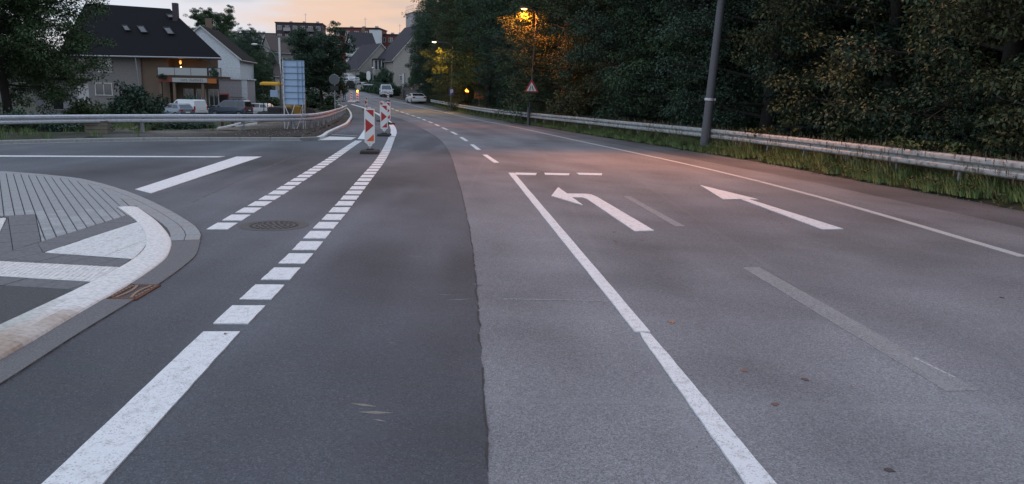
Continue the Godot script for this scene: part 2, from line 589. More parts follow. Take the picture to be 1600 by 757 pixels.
func make_sky() -> void:
	var w := 2048
	var h := 1024
	var im := Image.create(w, h, false, Image.FORMAT_RGBF)
	var a := FastNoiseLite.new()
	a.seed = 11
	a.noise_type = FastNoiseLite.TYPE_SIMPLEX_SMOOTH
	a.frequency = 1.0
	a.fractal_octaves = 4
	var below := Color(0.34, 0.33, 0.33)
	im.fill(below)
	for y in h / 2 + 6:
		var el := 90.0 - 180.0 * (y + 0.5) / h
		var up := clampf(el / 90.0, 0.0, 1.0)
		var clear := Color(0.76, 0.83, 0.90).lerp(Color(0.62, 0.87, 1.26), pow(up, 0.5))
		for x in w:
			var az := wrapf(360.0 * (x + 0.5) / w, -180.0, 180.0)
			var west := exp(-pow((az + 3.0) / 38.0, 2.0))
			var s := cos(deg_to_rad(el))
			var q := Vector3(sin(deg_to_rad(az)) * s, sin(deg_to_rad(el)), -cos(deg_to_rad(az)) * s)
			# streaks lie flat: the sheet is looked at from below, so they thin towards the horizon
			var flat := 1.0 / (q.y + 0.06)
			var n1 := a.get_noise_3d(q.x * flat * 0.55, q.z * flat * 0.22, 3.0)
			var n2 := a.get_noise_3d(q.x * 5.0 + 40.0, q.y * 70.0, q.z * 5.0)
			var n3 := a.get_noise_3d(q.x * 9.0 + 7.0, q.y * 150.0, q.z * 9.0)
			var warm := west * exp(-pow((el - 5.0) / 16.0, 2.0)) * (0.3 + 0.7 * smoothstep(-22.0, -12.0, az))
			var cloud := smoothstep(-0.22, 0.30, n1 * 0.5 + n2 * 0.6 + n3 * 0.2 + 0.40 * smoothstep(-26.0, -9.0, az) * warm + 0.02)
			var lit := Color(0.78, 0.82, 0.92).lerp(Color(0.90, 0.61, 0.45), warm)
			var c := clear.lerp(lit, cloud * 0.92)
			c = c.lerp(Color(0.88, 0.62, 0.47), 0.85 * smoothstep(-17.5, -10.0, az + 6.0 * n2) * exp(-pow((az + 2.0) / 40.0, 2.0)) * smoothstep(3.9, 5.3, el + 2.2 * n2 + 0.06 * (-8.0 - az)) * exp(-pow((el - 5.0) / 14.0, 2.0)))
			var grey := smoothstep(0.14, 0.40, a.get_noise_3d(q.x * 5.0, q.y * 75.0 + 9.0, q.z * 5.0 + 70.0))
			c = c.lerp(Color(0.56, 0.50, 0.50), grey * 0.38 * smoothstep(2.0, 4.5, el))
			var low := smoothstep(4.4, 2.6, el + 2.5 * n2)
			c = c.lerp(Color(0.76, 0.75, 0.76), low * 0.7)
			im.set_pixel(x, y, c)
	var m := PanoramaSkyMaterial.new()
	m.panorama = ImageTexture.create_from_image(im)
	var sky := Sky.new()
	sky.sky_material = m
	var env := Environment.new()
	env.background_mode = Environment.BG_SKY
	env.sky = sky
	env.tonemap_mode = Environment.TONE_MAPPER_LINEAR
	env.tonemap_exposure = 1.0
	env.background_energy_multiplier = 1.0
	env.sdfgi_enabled = true
	env.ssao_enabled = true
	env.ssil_enabled = true
	var we := WorldEnvironment.new()
	we.name = "world"
	we.environment = env
	add_child(we)

# ---------------------------------------------------------------- roads
func sheet(s: S, zs: Array, fl: Callable, fr: Callable, n: int, off: float, tint: Callable) -> void:
	var k0 := s.v.size()
	for z in zs:
		var a: float = fl.call(z)
		var b: float = fr.call(z)
		for j in n + 1:
			var x := lerpf(a, b, float(j) / n)
			s.col = tint.call(x, z, float(j) / n)
			s.vt(Vector3(x, ry(z) + off, z), Vector3.UP)
	for r in zs.size() - 1:
		for j in n:
			var p := k0 + r * (n + 1) + j
			var q := p + n + 1
			s.i.append_array([p, q, p + 1, p + 1, q, q + 1])
	s.col = Color.WHITE

func rows(z0: float, z1: float, near_step: float, far_step: float) -> Array:
	var out := []
	var z := z0
	while z > z1:
		out.append(z)
		z -= lerpf(near_step, far_step, clampf((-z - 6.0) / 60.0, 0.0, 1.0))
	out.append(z1)
	return out

# the joint of the two surfaces is not quite straight
func seam(z: float) -> float:
	return px(SEAM, z) + 0.016 * fine.get_noise_2d(z * 4.0, 7.0) + 0.012 * fine.get_noise_2d(z * 11.0, 17.0)

func new_tint(x: float, z: float, u: float) -> Color:
	var k := 1.0 + 0.55 * tone.get_noise_2d(x * 5.0, z * 2.6) + 0.35 * tone.get_noise_2d(x * 1.6 + 50.0, z * 0.9) + 0.12 * fine.get_noise_2d(x * 2.0, z)
	# pale dust that the roller left, in long streaks
	k += 0.9 * maxf(0.0, tone.get_noise_2d(x * 14.0 + 90.0, z * 1.3) - 0.10)
	return Color(0.074, 0.080, 0.092) * k

func old_tint(x: float, z: float, u: float) -> Color:
	var mid := (px(SEAM, z) + px(EDGE, z)) * 0.5
	var k := 0.97 + 0.36 * tone.get_noise_2d(x * 4.0 + 30.0, z * 1.6) + 0.25 * tone.get_noise_2d(x * 11.0 + 10.0, z * 8.0) + 0.10 * fine.get_noise_2d(x * 2.0, z)
	# polished wheel tracks are paler, the oiled middle of each lane darker
	var lane := fposmod((x - px(SEAM, z)) - 1.0, 3.0) / 3.0
	k += 0.13 * cos(TAU * 2.0 * lane) * (0.6 + 0.4 * tone.get_noise_2d(x, z * 0.5))
	return Color(0.240, 0.233, 0.244) * k

func build_roads() -> void:
	var s := S.new()
	var near := rows(4.0, -28.6, 0.10, 0.5)
	sheet(s, near, func(z): return -7.0, seam, 34, 0.004, new_tint)
	sheet(s, rows(4.0, -28.6, 0.6, 0.8), func(z): return -16.0, func(z): return -7.0, 24, 0.004, new_tint)
	sheet(s, rows(4.0, -24.0, 1.0, 1.5), func(z): return -46.0, func(z): return -16.0, 26, 0.004, new_tint)
	sheet(s, rows(-28.6, -112.0, 0.6, 1.5), func(z): return px(LEFT, z) + 0.02, seam, 14, 0.004, new_tint)
	var road_new := struct("new_road", s, M.asphalt)
	s = S.new()
	sheet(s, rows(4.0, -190.0, 0.10, 1.6), func(z): return seam(z) if z > -112.0 else px(LEFT, z), func(z): return px(STRIP, z), 26, 0.0, old_tint)
	struct("road", s, M.asphalt_old)
	s = S.new()
	sheet(s, rows(4.0, -190.0, 0.4, 1.6), func(z): return px(STRIP, z), func(z): return px(GRASS, z) + 0.25 + 0.10 * fine.get_noise_2d(z * 1.5, 3.0), 6, -0.001, func(x, z, u): return old_tint(x, z, u) * (0.62 + 0.25 * tone.get_noise_2d(x * 9.0, z * 3.0)))
	struct("shoulder", s, M.asphalt_old)
	# tar sealing along the joint of the two surfaces, broken in places
	s = S.new()
	var z := 3.5
	while z > -40.0:
		var l := rng.randf_range(0.06, 0.22)
		var w := rng.randf_range(0.004, 0.009)
		if rng.randf() < 0.7:
			var a := seam(z)
			var b := seam(z - l)
			s.quad(Vector3(a - w, 0.0075, z), Vector3(a + w * rng.randf(), 0.0075, z), Vector3(b + w * rng.randf(), 0.0075, z - l), Vector3(b - w, 0.0075, z - l))
		z -= l
	part("tar_joint", s, M.rubber, road_new)

# a painted patch: a thin raised plate following the road
func patch(parent: Node, called: String, pts: Array, m: Material, lift := 0.012, label := "") -> void:
	var poly := PackedVector2Array()
	for k in pts.size():
		poly.append(Vector2(pts[k][0], pts[k][1]) if pts[k] is Array else pts[k])
	var ragged := PackedVector2Array()
	for k in poly.size():
		var a := poly[k]
		var b := poly[(k + 1) % poly.size()]
		var m2 := clampi(int(a.distance_to(b) / 0.12), 1, 30)
		for q in m2:
			ragged.append(a.lerp(b, float(q) / m2) + Vector2(rng.randf_range(-1, 1), rng.randf_range(-1, 1)) * 0.0028)
	var s := S.new()
	s.prism(ragged, 0.001, lift, 0.0, false)
	for k in s.v.size():
		s.v[k].y += ry(s.v[k].z)
	part(called, s, m, parent, label)

func strip_of(path: Array, a: float, b: float, w: float) -> Array:
	# outline of a painted line of width w between arc lengths a and b of evenly spaced points
	var c := Curve2D.new()
	for p in path:
		c.add_point(p)
	c.bake_interval = 0.2
	var m := maxi(1, int((b - a) / 2.5))
	var l := []
	var r := []
	for k in m + 1:
		var o := lerpf(a, b, float(k) / m)
		var p := c.sample_baked(o)
		var d := (c.sample_baked(o + 0.15) - c.sample_baked(o - 0.15)).normalized()
		var sd := Vector2(d.y, -d.x) * w / 2.0
		l.append(p + sd)
		r.append(p - sd)
	r.reverse()
	return l + r

func build_markings() -> void:
	var nr := get_node("new_road")
	var rd := get_node("road")
	# long solid line at the lower left, then the blocks of the cycle crossing
	patch(nr, "broad_line", [[-1.66, -2.5], [-1.91, -2.5], [-2.125, -5.31], [-1.878, -5.33]], M.paint)
	var right := along([[-2.01, -5.52], [-2.17, -7.9], [-2.29, -9.2], [-2.45, -11.0], [-3.06, -17.1], [-3.31, -19.6], [-3.84, -24.1], [-4.89, -32.2]], 0.25)
	var left := along([[-3.57, -9.5], [-3.72, -11.1], [-3.9, -13.1], [-4.24, -16.4], [-4.6, -19.9], [-5.28, -26.0], [-5.62, -29.2]], 0.25)
	for row in [right, left]:
		var o := 0.0
		while o < (row.size() - 1) * 0.25 - 0.5:
			patch(nr, "white_block", strip_of(row, o, o + 0.5, 0.25), M.paint)
			o += 0.7
	var r2 := along([[-4.9, -32.3], [-5.42, -36.2], [-6.2, -41.1], [-7.75, -49.8], [-9.8, -60.3], [-12.05, -70.6], [-14.5, -80.5], [-16.6, -88.0], [-19.6, -97.0]], 0.5)
	for k in range(0, r2.size() - 12, 12):
		patch(nr, "broad_line", strip_of(r2, k * 0.5, k * 0.5 + 6.0, 0.27), M.paint, 0.016)
	var l2 := along([[-5.7, -29.9], [-6.4, -34.4], [-7.2, -39.5], [-8.2, -45.2], [-9.5, -51.5]], 0.5)
	patch(nr, "broad_line", strip_of(l2, 0.0, 9.0, 0.25), M.paint, 0.016)
	patch(nr, "broad_line", strip_of(l2, 9.0, 19.5, 0.22), M.paint_old, 0.016)
	# turning lane: solid line in two lengths that do not quite meet, dashes beyond
	patch(rd, "solid_line", [[1.05, -3.0], [1.19, -3.0], [1.015, -5.28], [0.995, -5.46], [0.925, -5.49], [0.925, -5.36]], M.paint)
	patch(rd, "solid_line", [[0.895, -5.515], [1.005, -5.515], [0.02, -17.55], [-0.11, -17.56]], M.paint)
	var cpts := []
	for c in [[-0.43, -20.25], [-0.65, -21.6], [-1.29, -26.65], [-1.96, -31.4], [-2.65, -36.0], [-3.36, -40.1], [-4.06, -44.0], [-4.85, -48.5], [-5.72, -53.0], [-6.77, -58.6], [-7.85, -63.8], [-9.2, -69.8], [-10.5, -75.4], [-11.9, -81.0], [-13.5, -87.5], [-17.0, -100.0]]:
		cpts.append(c)
	var cl := along(cpts, 0.25)
	var o := 0.0
	while o < 78.0:
		patch(rd, "lane_dash", strip_of(cl, o, o + 2.75, 0.13 if o < 30.0 else 0.16), M.paint, 0.012 if o < 36.0 else 0.022)
		o += 4.95
	# right edge line
	var ep := []
	for e in EDGE:
		if e[0] > -124.0 and e[0] < 2.0:
			ep.append([e[1], e[0]])
	var el := along(ep, 0.5)
	var k0 := 0
	while k0 * 0.5 < 112.0:
		patch(rd, "edge_line", strip_of(el, k0 * 0.5 + 0.03, k0 * 0.5 + 7.97, 0.12), M.paint_old if k0 > 16 else M.paint_old, 0.008 if k0 < 120 else 0.022)
		k0 += 16
	# cross dashes and arrows
	for q in [[[0.05, -17.62], [0.52, -17.6], [0.48, -17.14], [0.03, -17.16]], [[0.69, -17.7], [1.25, -17.68], [1.2, -17.24], [0.69, -17.26]], [[1.42, -17.86], [1.99, -17.84], [1.93, -17.38], [1.44, -17.42]]]:
		patch(rd, "cross_dash", q, M.paint)
	patch(rd, "turn_arrow", [[0.845, -14.85], [1.10, -12.35], [0.655, -13.5]], M.paint, 0.012, "white arrow head pointing left")
	patch(rd, "turn_arrow", [[0.952, -13.86], [1.27, -13.88], [1.36, -13.78], [1.43, -13.45], [1.81, -10.03], [1.55, -9.96], [1.23, -13.2], [1.17, -13.36], [0.998, -13.36]], M.paint, 0.012, "bent white arrow shaft")
	patch(rd, "straight_arrow", [[3.70, -15.7], [4.20, -13.55], [3.92, -13.56], [3.58, -13.48]], M.paint, 0.012)
	patch(rd, "straight_arrow", [[3.90, -13.53], [4.03, -13.54], [4.40, -10.46], [4.10, -10.40]], M.paint, 0.012)
	# ground-off old lines
	patch(rd, "faded_line", [[2.325, -7.86], [2.505, -7.9], [2.76, -4.46], [2.555, -4.44]], M.paint_worn, 0.003)
	patch(rd, "faded_line", [[1.90, -13.7], [2.02, -13.7], [2.30, -10.45], [2.16, -10.45]], M.paint_worn, 0.003)
	for k in 6:
		var u := k / 6.0
		var p := Vector2(lerpf(2.665, 2.735, u), lerpf(-5.05, -4.68, u))
		patch(rd, "paint_remnant", [p, p + Vector2(0.012, -0.004), p + Vector2(0.02, 0.045 + 0.012 * (k % 2)), p + Vector2(0.008, 0.05)], M.paint_old, 0.004)
	# oil drips and tar spots in the lanes
	for k in 36:
		var z := -3.0 - 16.0 * pow(rng.randf(), 1.5)
		var p := Vector2(lerpf(px(SEAM, z), px(EDGE, z), [0.28, 0.32, 0.74, 0.78][k % 4]) + rng.randfn(0.0, 0.16), z)
		var r := rng.randf_range(0.008, 0.03)
		var blob := []
		for e in 9:
			blob.append(p + Vector2(cos(TAU * e / 9.0), sin(TAU * e / 9.0) * 1.3) * r * rng.randf_range(0.6, 1.25))
		patch(rd, "oil_spot", blob, M.oil, 0.0035)
	patch(rd, "paint_remnant", [[-0.06, -6.42], [0.75, -6.43], [0.76, -6.40], [-0.06, -6.395]], M.paint_worn, 0.003)
	# side street: thin line and give-way bar
	patch(nr, "side_line", [[-30.0, -17.9], [-30.0, -17.6], [-12.4, -19.25], [-7.5, -20.3], [-7.45, -20.6], [-12.4, -19.6]], M.paint)
	patch(nr, "give_way_bar", [[-6.34, -13.3], [-5.86, -12.82], [-6.55, -20.75], [-7.15, -20.6]], M.paint)
	# pale line where two lanes of new asphalt meet
	var jp := along([[-4.75, -11.3], [-5.3, -16.0], [-5.75, -20.5], [-6.4, -27.4]], 0.3)
	for k in range(0, jp.size() - 3, 2):
		if rng.randf() < 0.75:
			patch(nr, "asphalt_joint", strip_of(jp, k * 0.3, k * 0.3 + rng.randf_range(0.3, 0.62), rng.randf_range(0.02, 0.045)), M.joint_pale, 0.0065)
	# scuffs and dried mud
	for q in [[-0.78, -4.05, 0.16, 0.03], [-0.70, -3.95, 0.2, 0.04], [-0.80, -5.15, 0.12, 0.012], [-0.42, -6.35, 0.22, 0.02], [-0.55, -6.5, 0.3, 0.012], [-1.0, -8.1, 0.25, 0.02], [-0.3, -6.9, 0.1, 0.03], [-0.66, -3.85, 0.08, 0.02]]:
		var d := Vector2(rng.randf_range(0.5, 1.0), rng.randf_range(-0.7, 0.4)).normalized()
		var sd := Vector2(-d.y, d.x)
		var p := Vector2(q[0], q[1])
		patch(nr, "scuff_mark", [p - d * q[2] / 2.0, p + sd * q[3] / 2.0, p + d * q[2] / 2.0, p - sd * q[3] * 0.4], M.scuff, 0.0065)
	# manhole cover: ring, lid and raised ribs
	var ctr := Vector2(-3.0, -9.9)
	var ring := S.new()
	ring.t = Transform3D(Basis.IDENTITY, Vector3(ctr.x, 0, ctr.y))
	for k in 40:
		var a := TAU * k / 40.0
		var b := TAU * (k + 1) / 40.0
		ring.prism(PackedVector2Array([Vector2(cos(a), sin(a)) * 0.43, Vector2(cos(b), sin(b)) * 0.43, Vector2(cos(b), sin(b)) * 0.33, Vector2(cos(a), sin(a)) * 0.33]), 0.0, 0.0065)
	part("manhole_ring", ring, M.iron, nr)
	var lid := S.new()
	lid.t = ring.t
	var disc := PackedVector2Array()
	for k in 32:
		disc.append(Vector2(cos(TAU * k / 32.0), sin(TAU * k / 32.0)) * 0.315)
	lid.prism(disc, 0.0, 0.0055)
	for r in [0.07, 0.14, 0.21, 0.28]:
		var m := int(r * 90)
		for k in m:
			var a := TAU * k / m
			lid.box(Vector3(cos(a) * r, 0.0065, sin(a) * r), Vector3(0.03, 0.007, 0.034), Basis(Vector3.UP, -a))
	part("manhole_lid", lid, M.iron, nr, "round cast iron cover with raised studs")

# ---------------------------------------------------------------- the corner pavement
func clip_lattice(region: PackedVector2Array, origin: Vector2, d: Vector2, a: float, b: float, gap: float, stagger := 0.0, end_gap := -1.0) -> Array:
	if end_gap < 0.0:
		end_gap = gap
	# cells a (along d) by b (across) cut to the region, each shrunk by the joint
	var nrm := Vector2(-d.y, d.x)
	var lo := Vector2(1e9, 1e9)
	var hi := -lo
	for p in region:
		var q := Vector2((p - origin).dot(d), (p - origin).dot(nrm))
		lo = lo.min(q)
		hi = hi.max(q)
	var out := []
	for r in range(floori(lo.y / b), ceili(hi.y / b)):
		var sh := stagger * a * (r & 1)
		for k in range(floori((lo.x - sh) / a), ceili((hi.x - sh) / a)):
			var u0 := k * a + sh + end_gap / 2.0
			var v0 := r * b + gap / 2.0
			var cell := PackedVector2Array()
			for c in [[0, 0], [1, 0], [1, 1], [0, 1]]:
				cell.append(origin + d * (u0 + c[0] * (a - end_gap)) + nrm * (v0 + c[1] * (b - gap)))
			for piece in Geometry2D.intersect_polygons(cell, region):
				var area := 0.0
				for e in piece.size():
					area += piece[e].cross(piece[(e + 1) % piece.size()])
				if absf(area) > 0.0006:
					out.append(piece)
	return out

func lay(parent: Node3D, called: String, pieces: Array, mats: Array, y0: float, y1: float, ch: float, most := 300, ribs := Vector2.ZERO) -> void:
	pieces.sort_custom(func(p, q): return p[0].length() < q[0].length())
	var rest := S.new()
	for k in pieces.size():
		var s: S = S.new() if k < most else rest
		var lift := rng.randf_range(-0.0016, 0.0016)
		s.prism(pieces[k], y0, y1 + lift, ch, false)
		if ribs != Vector2.ZERO:
			var c := Vector2.ZERO
			for p in pieces[k]:
				c += p / pieces[k].size()
			var nn := Vector2(-ribs.y, ribs.x)
			for r in range(-3, 4):
				var m := c + nn * r * 0.047
				var bar := PackedVector2Array([m - ribs * 0.5 - nn * 0.011, m + ribs * 0.5 - nn * 0.011, m + ribs * 0.5 + nn * 0.011, m - ribs * 0.5 + nn * 0.011])
				var inner := Geometry2D.offset_polygon(pieces[k], -0.012)
				if inner.size():
					for piece in Geometry2D.intersect_polygons(bar, inner[0]):
						s.prism(piece, y1 + lift - 0.001, y1 + lift + 0.0045, 0.002, false)
		if k < most:
			part(called, s, mats[rng.randi() % mats.size()], parent)
	if pieces.size() > most:
		var o := part(called, rest, mats[0], parent)
		o.set_meta("kind", "stuff")

func build_pavement() -> void:
	var edge := [[-34, -4.5], [-22, -11.6], [-14.0, -15.4], [-11.6, -15.85], [-10.12, -15.75], [-9.2, -15.4], [-8.12, -14.8], [-7.1, -13.85], [-6.04, -12.65], [-5.0, -11.3], [-4.0, -9.85], [-3.62, -9.15], [-3.43, -8.6], [-3.2, -7.9], [-3.09, -7.24], [-3.02, -6.6], [-2.98, -6.0], [-2.93, -5.15], [-2.85, -4.2], [-2.78, -2.5], [-2.75, 0.5]]
	var kout := [[-5.28, -11.12], [-4.56, -10.05], [-4.05, -9.2], [-3.74, -8.6], [-3.56, -8.15], [-3.41, -7.68], [-3.31, -7.1], [-3.25, -6.56], [-3.21, -6.0], [-3.17, -5.5], [-3.12, -5.0], [-3.09, -4.5], [-3.05, -3.6], [-3.0, -2.4], [-2.98, 0.4]]
	var kin := [[-5.5, -10.97], [-4.78, -9.93], [-4.28, -9.1], [-3.98, -8.5], [-3.81, -8.1], [-3.68, -7.64], [-3.6, -7.1], [-3.56, -6.55], [-3.53, -6.0], [-3.49, -5.45], [-3.45, -4.95], [-3.41, -4.45], [-3.36, -3.6], [-3.32, -2.4], [-3.3, 0.4]]
	# bed under the stones
	var bed := PackedVector2Array()
	for p in along(edge, 0.25):
		bed.append(p)
	bed.append(Vector2(-34, 0.5))
	var s := S.new()
	s.prism(bed, 0.0, 0.012, 0.0, false)
	var pv := struct("pavement", s, M.joint)
	var eo := along(edge, 0.12)
	var ko := along(kout, 0.1)
	# kerb stones, each about a metre, with a rounded outer face
	var ki := along(kin, 0.1)
	var m := 140
	var co := Curve2D.new()
	var ci := Curve2D.new()
	for p in ko:
		co.add_point(p)
	for p in ki:
		ci.add_point(p)
	var Lo := co.get_baked_length()
	var cuts := [0.0, 1.0, 2.02, 2.94, 3.9, 4.72, 5.6, 6.75, 7.8, 8.8, 9.8, 11.0]
	# the joint in view lies at z = -5.6
	for k in cuts.size() - 1:
		s = S.new()
		var o0: float = cuts[k] + 0.003
		var o1: float = minf(cuts[k + 1], Lo) - 0.003
		if o0 >= Lo:
			break
		var steps := 10
		var prof := []
		for q in steps + 1:
			var f := lerpf(o0, o1, float(q) / steps)
			var a := co.sample_baked(f)
			var b := ci.sample_baked(f / Lo * ci.get_baked_length())
			var hgt := 0.042 + 0.03 * smoothstep(-6.4, -4.6, a.y)
			var row := []
			for w in [[0.0, 0.0], [0.0, 0.22], [0.03, 0.5], [0.14, 0.74], [0.34, 0.9], [0.62, 0.98], [0.955, 1.0], [0.955, 0.2]]:
				var p := a.lerp(b, w[0])
				row.append(Vector3(p.x, 0.006 + hgt * w[1], p.y))
			prof.append(row)
		for q in steps:
			for w in 7:
				var p: Vector3 = prof[q][w]
				var stain := 0.0
				if p.z > -6.3:
					stain = clampf(1.0 * (1.0 - absf(w - 2.5) / 4.0) + 1.8 * tone.get_noise_2d(p.x * 16.0, p.z * 9.0) - 0.36 - 1.2 * smoothstep(-5.3, -6.1, p.z + 0.5 * tone.get_noise_2d(p.x * 30.0, p.z * 14.0)), 0.0, 1.0)
				s.col = Color(0.80, 0.79, 0.765).lerp(Color(0.40, 0.30, 0.22), stain * 0.85)
				if w >= 5 and p.z > -6.0:
					s.col = s.col.lerp(Color(0.42, 0.45, 0.40), 0.5 + 0.5 * tone.get_noise_2d(p.x * 20.0, p.z * 12.0))
				s.quad(prof[q][w], prof[q + 1][w], prof[q + 1][w + 1], prof[q][w + 1])
		for e in [0, steps]:
			for w in range(1, 6):
				s.tri(prof[e][0], prof[e][w], prof[e][w + 1])
		part("kerb_stone", s, M.white_kerb, pv, "white kerb stone with brown stains" if k in [6, 7] else "")
	# gutter: two rows of pale stones round the bend, poured dark strip along the kerb
	var ce := Curve2D.new()
	for p in eo:
		ce.add_point(p)
	var Le := ce.get_baked_length()
	var joint_o := ce.get_closest_offset(Vector2(-3.50, -8.75))
	var slots := 0
	var o := joint_o - 0.004
	var stones := []
	while o > joint_o - 9.6 and o > 0.3:
		var l := 0.33
		for lane in 2:
			var q := PackedVector2Array()
			for c in [[o, 0], [o - l + 0.006, 0], [o - l + 0.006, 1], [o, 1]]:
				var pp := ce.sample_baked(c[0])
				var dd := (ce.sample_baked(c[0] + 0.1) - ce.sample_baked(c[0] - 0.1)).normalized()
				var inn := Vector2(-dd.y, dd.x)
				if inn.dot(Vector2(-8, -6) - pp) < 0.0:
					inn = -inn
				q.append(pp + inn * (0.012 + lane * 0.165 + (0.157 if c[1] == 1 else 0.0)))
			stones.append(q)
		o -= l
	lay(pv, "gutter_stone", stones, [M.gutter, M.brick[0]], 0.0, 0.02, 0.004)
	var gp := PackedVector2Array()
	var f := joint_o + 0.006
	while f < Le:
		gp.append(ce.sample_baked(f))
		f += 0.2
	gp.append(ce.sample_baked(Le))
	var back := PackedVector2Array()
	var kf := co.get_closest_offset(Vector2(-3.74, -8.62))
	while kf < Lo:
		back.append(co.sample_baked(kf) + Vector2(-0.01, 0))
		kf += 0.2
	back.append(Vector2(-2.97, 0.5))
	back.reverse()
	gp.append_array(back)
	# leave the hole for the gully grate
	var hole := PackedVector2Array([Vector2(-3.5, -6.6), Vector2(-2.985, -6.63), Vector2(-2.965, -6.12), Vector2(-3.5, -6.1)])
	for piece in Geometry2D.clip_polygons(gp, hole):
		s = S.new()
		s.prism(piece, 0.0, 0.017, 0.0, false)
		part("gutter_strip", s, M.gutter_dark, pv, "")
	# stones between the kerb stones and the gutter rows
	var dirv := Vector2(0.545, 0.838)
	var field := PackedVector2Array()
	for p in eo:
		if p.x > -15.0 and p.x < -5.45:
			var dd: Vector2 = Vector2(-7.5, -10.0) - p
			field.append(p + dd.normalized() * 0.36)
	field.append_array(PackedVector2Array([Vector2(-5.34, -11.22), Vector2(-5.50, -10.96), Vector2(-5.05, -10.30), Vector2(-5.03, -8.37), Vector2(-6.2, -10.24), Vector2(-6.52, -10.05), Vector2(-12.5, -14.0)]))
	var bricks := clip_lattice(field, Vector2(-6.2, -10.24), dirv, 0.22, 0.116, 0.011, 0.5, 0.004)
	bricks.append_array(clip_lattice(PackedVector2Array([Vector2(-6.7, -9.74), Vector2(-5.56, -7.56), Vector2(-9.05, -8.06), Vector2(-13.0, -13.2), Vector2(-12.5, -14.04), Vector2(-6.57, -10.1)]), Vector2(-6.2, -10.24), dirv, 0.22, 0.116, 0.011, 0.5, 0.004))
	lay(pv, "paving_brick", bricks, M.brick, 0.0, 0.036, 0.006)
	# dark slabs round the tactile fields
	var dark := []
	dark.append_array(clip_lattice(PackedVector2Array([Vector2(-5.03, -10.32), Vector2(-4.68, -9.8), Vector2(-4.68, -7.8), Vector2(-5.03, -8.3)]), Vector2(-5.03, -10.4), Vector2(0, 1), 0.35, 0.35, 0.006))
	dark.append_array(clip_lattice(PackedVector2Array([Vector2(-6.5, -10.04), Vector2(-6.21, -10.24), Vector2(-5.04, -8.37), Vector2(-5.03, -7.75), Vector2(-5.2, -7.78), Vector2(-6.37, -9.93)]), Vector2(-6.21, -10.24), dirv, 0.3, 0.3, 0.006))
	dark.append_array(clip_lattice(PackedVector2Array([Vector2(-5.03, -8.3), Vector2(-4.68, -7.79), Vector2(-3.69, -7.56), Vector2(-3.62, -7.19), Vector2(-4.9, -7.37), Vector2(-5.42, -7.46), Vector2(-5.22, -7.78), Vector2(-5.03, -7.76)]), Vector2(-4.68, -7.79), Vector2(0.97, 0.24), 0.3, 0.37, 0.006))
	dark.append_array(clip_lattice(PackedVector2Array([Vector2(-4.6, -6.76), Vector2(-3.57, -6.6), Vector2(-3.55, -6.32), Vector2(-4.5, -6.46), Vector2(-9.0, -7.17), Vector2(-9.0, -7.45)]), Vector2(-3.57, -6.6), Vector2(-0.988, -0.155), 0.3, 0.3, 0.006))
	lay(pv, "dark_slab", dark, [M.slab_dark], 0.0, 0.036, 0.004)
	# white ribbed slabs
	var white := clip_lattice(PackedVector2Array([Vector2(-4.67, -9.9), Vector2(-4.45, -9.5), Vector2(-4.24, -9.08), Vector2(-3.95, -8.5), Vector2(-3.82, -8.1), Vector2(-3.7, -7.66), Vector2(-3.69, -7.57), Vector2(-4.67, -7.8)]), Vector2(-4.67, -7.8), Vector2(0, -1), 0.33, 0.33, 0.006)
	lay(pv, "tactile_slab", white, [M.white_slab], 0.0, 0.036, 0.003, 300, Vector2(0.84, 0.54))
	var strip := clip_lattice(PackedVector2Array([Vector2(-9.0, -7.97), Vector2(-4.9, -7.36), Vector2(-3.62, -7.18), Vector2(-3.58, -6.61), Vector2(-4.6, -6.77), Vector2(-9.0, -7.46)]), Vector2(-3.58, -6.61), Vector2(-0.988, -0.155), 0.3, 0.3, 0.006)
	lay(pv, "tactile_slab", strip, [M.white_slab], 0.0, 0.036, 0.003, 300, Vector2(0.2, 0.98))
	var wl := clip_lattice(PackedVector2Array([Vector2(-6.37, -9.9), Vector2(-5.21, -7.8), Vector2(-5.5, -7.6), Vector2(-6.66, -9.7)]), Vector2(-6.37, -9.9), dirv, 0.3, 0.3, 0.006)
	lay(pv, "tactile_slab", wl, [M.white_slab], 0.0, 0.036, 0.003, 300, dirv)
	# dark asphalt of the footpath behind
	s = S.new()
	s.col = Color(0.062, 0.066, 0.07)
	s.prism(PackedVector2Array([Vector2(-3.53, -6.31), Vector2(-3.5, -5.5), Vector2(-3.42, -4.5), Vector2(-3.33, -2.4), Vector2(-3.31, 0.4), Vector2(-12, 0.4), Vector2(-12, -7.0), Vector2(-9.0, -7.15), Vector2(-4.5, -6.44)]), 0.0, 0.034, 0.0, false)
	part("footpath", s, M.asphalt, pv, "dark asphalt footpath behind the white kerb")
	# gully: sunken rusty frame with two curved bars and side slots
	var g := Node3D.new()
	g.name = "gully_grate"
	pv.add_child(g)
	g.set_meta("label", "rusty cast iron gully grate in the gutter")
	s = S.new()
	s.prism(PackedVector2Array([Vector2(-3.22, -6.56), Vector2(-3.0, -6.58), Vector2(-2.985, -6.17), Vector2(-3.19, -6.15)]), 0.002, 0.007, 0.0, false)
	part("plate", s, M.rust, g)
	s = S.new()
	for q in [[[-3.235, -6.6], [-2.99, -6.62], [-2.99, -6.58], [-3.23, -6.56]], [[-3.2, -6.17], [-2.975, -6.17], [-2.97, -6.125], [-3.2, -6.125]], [[-3.24, -6.6], [-3.2, -6.6], [-3.17, -6.13], [-3.205, -6.13]], [[-3.02, -6.61], [-2.99, -6.62], [-2.968, -6.13], [-3.0, -6.13]]]:
		s.prism(PackedVector2Array([Vector2(q[0][0], q[0][1]), Vector2(q[1][0], q[1][1]), Vector2(q[2][0], q[2][1]), Vector2(q[3][0], q[3][1])]), 0.0, 0.018, 0.003, false)
	part("frame", s, M.rust, g)
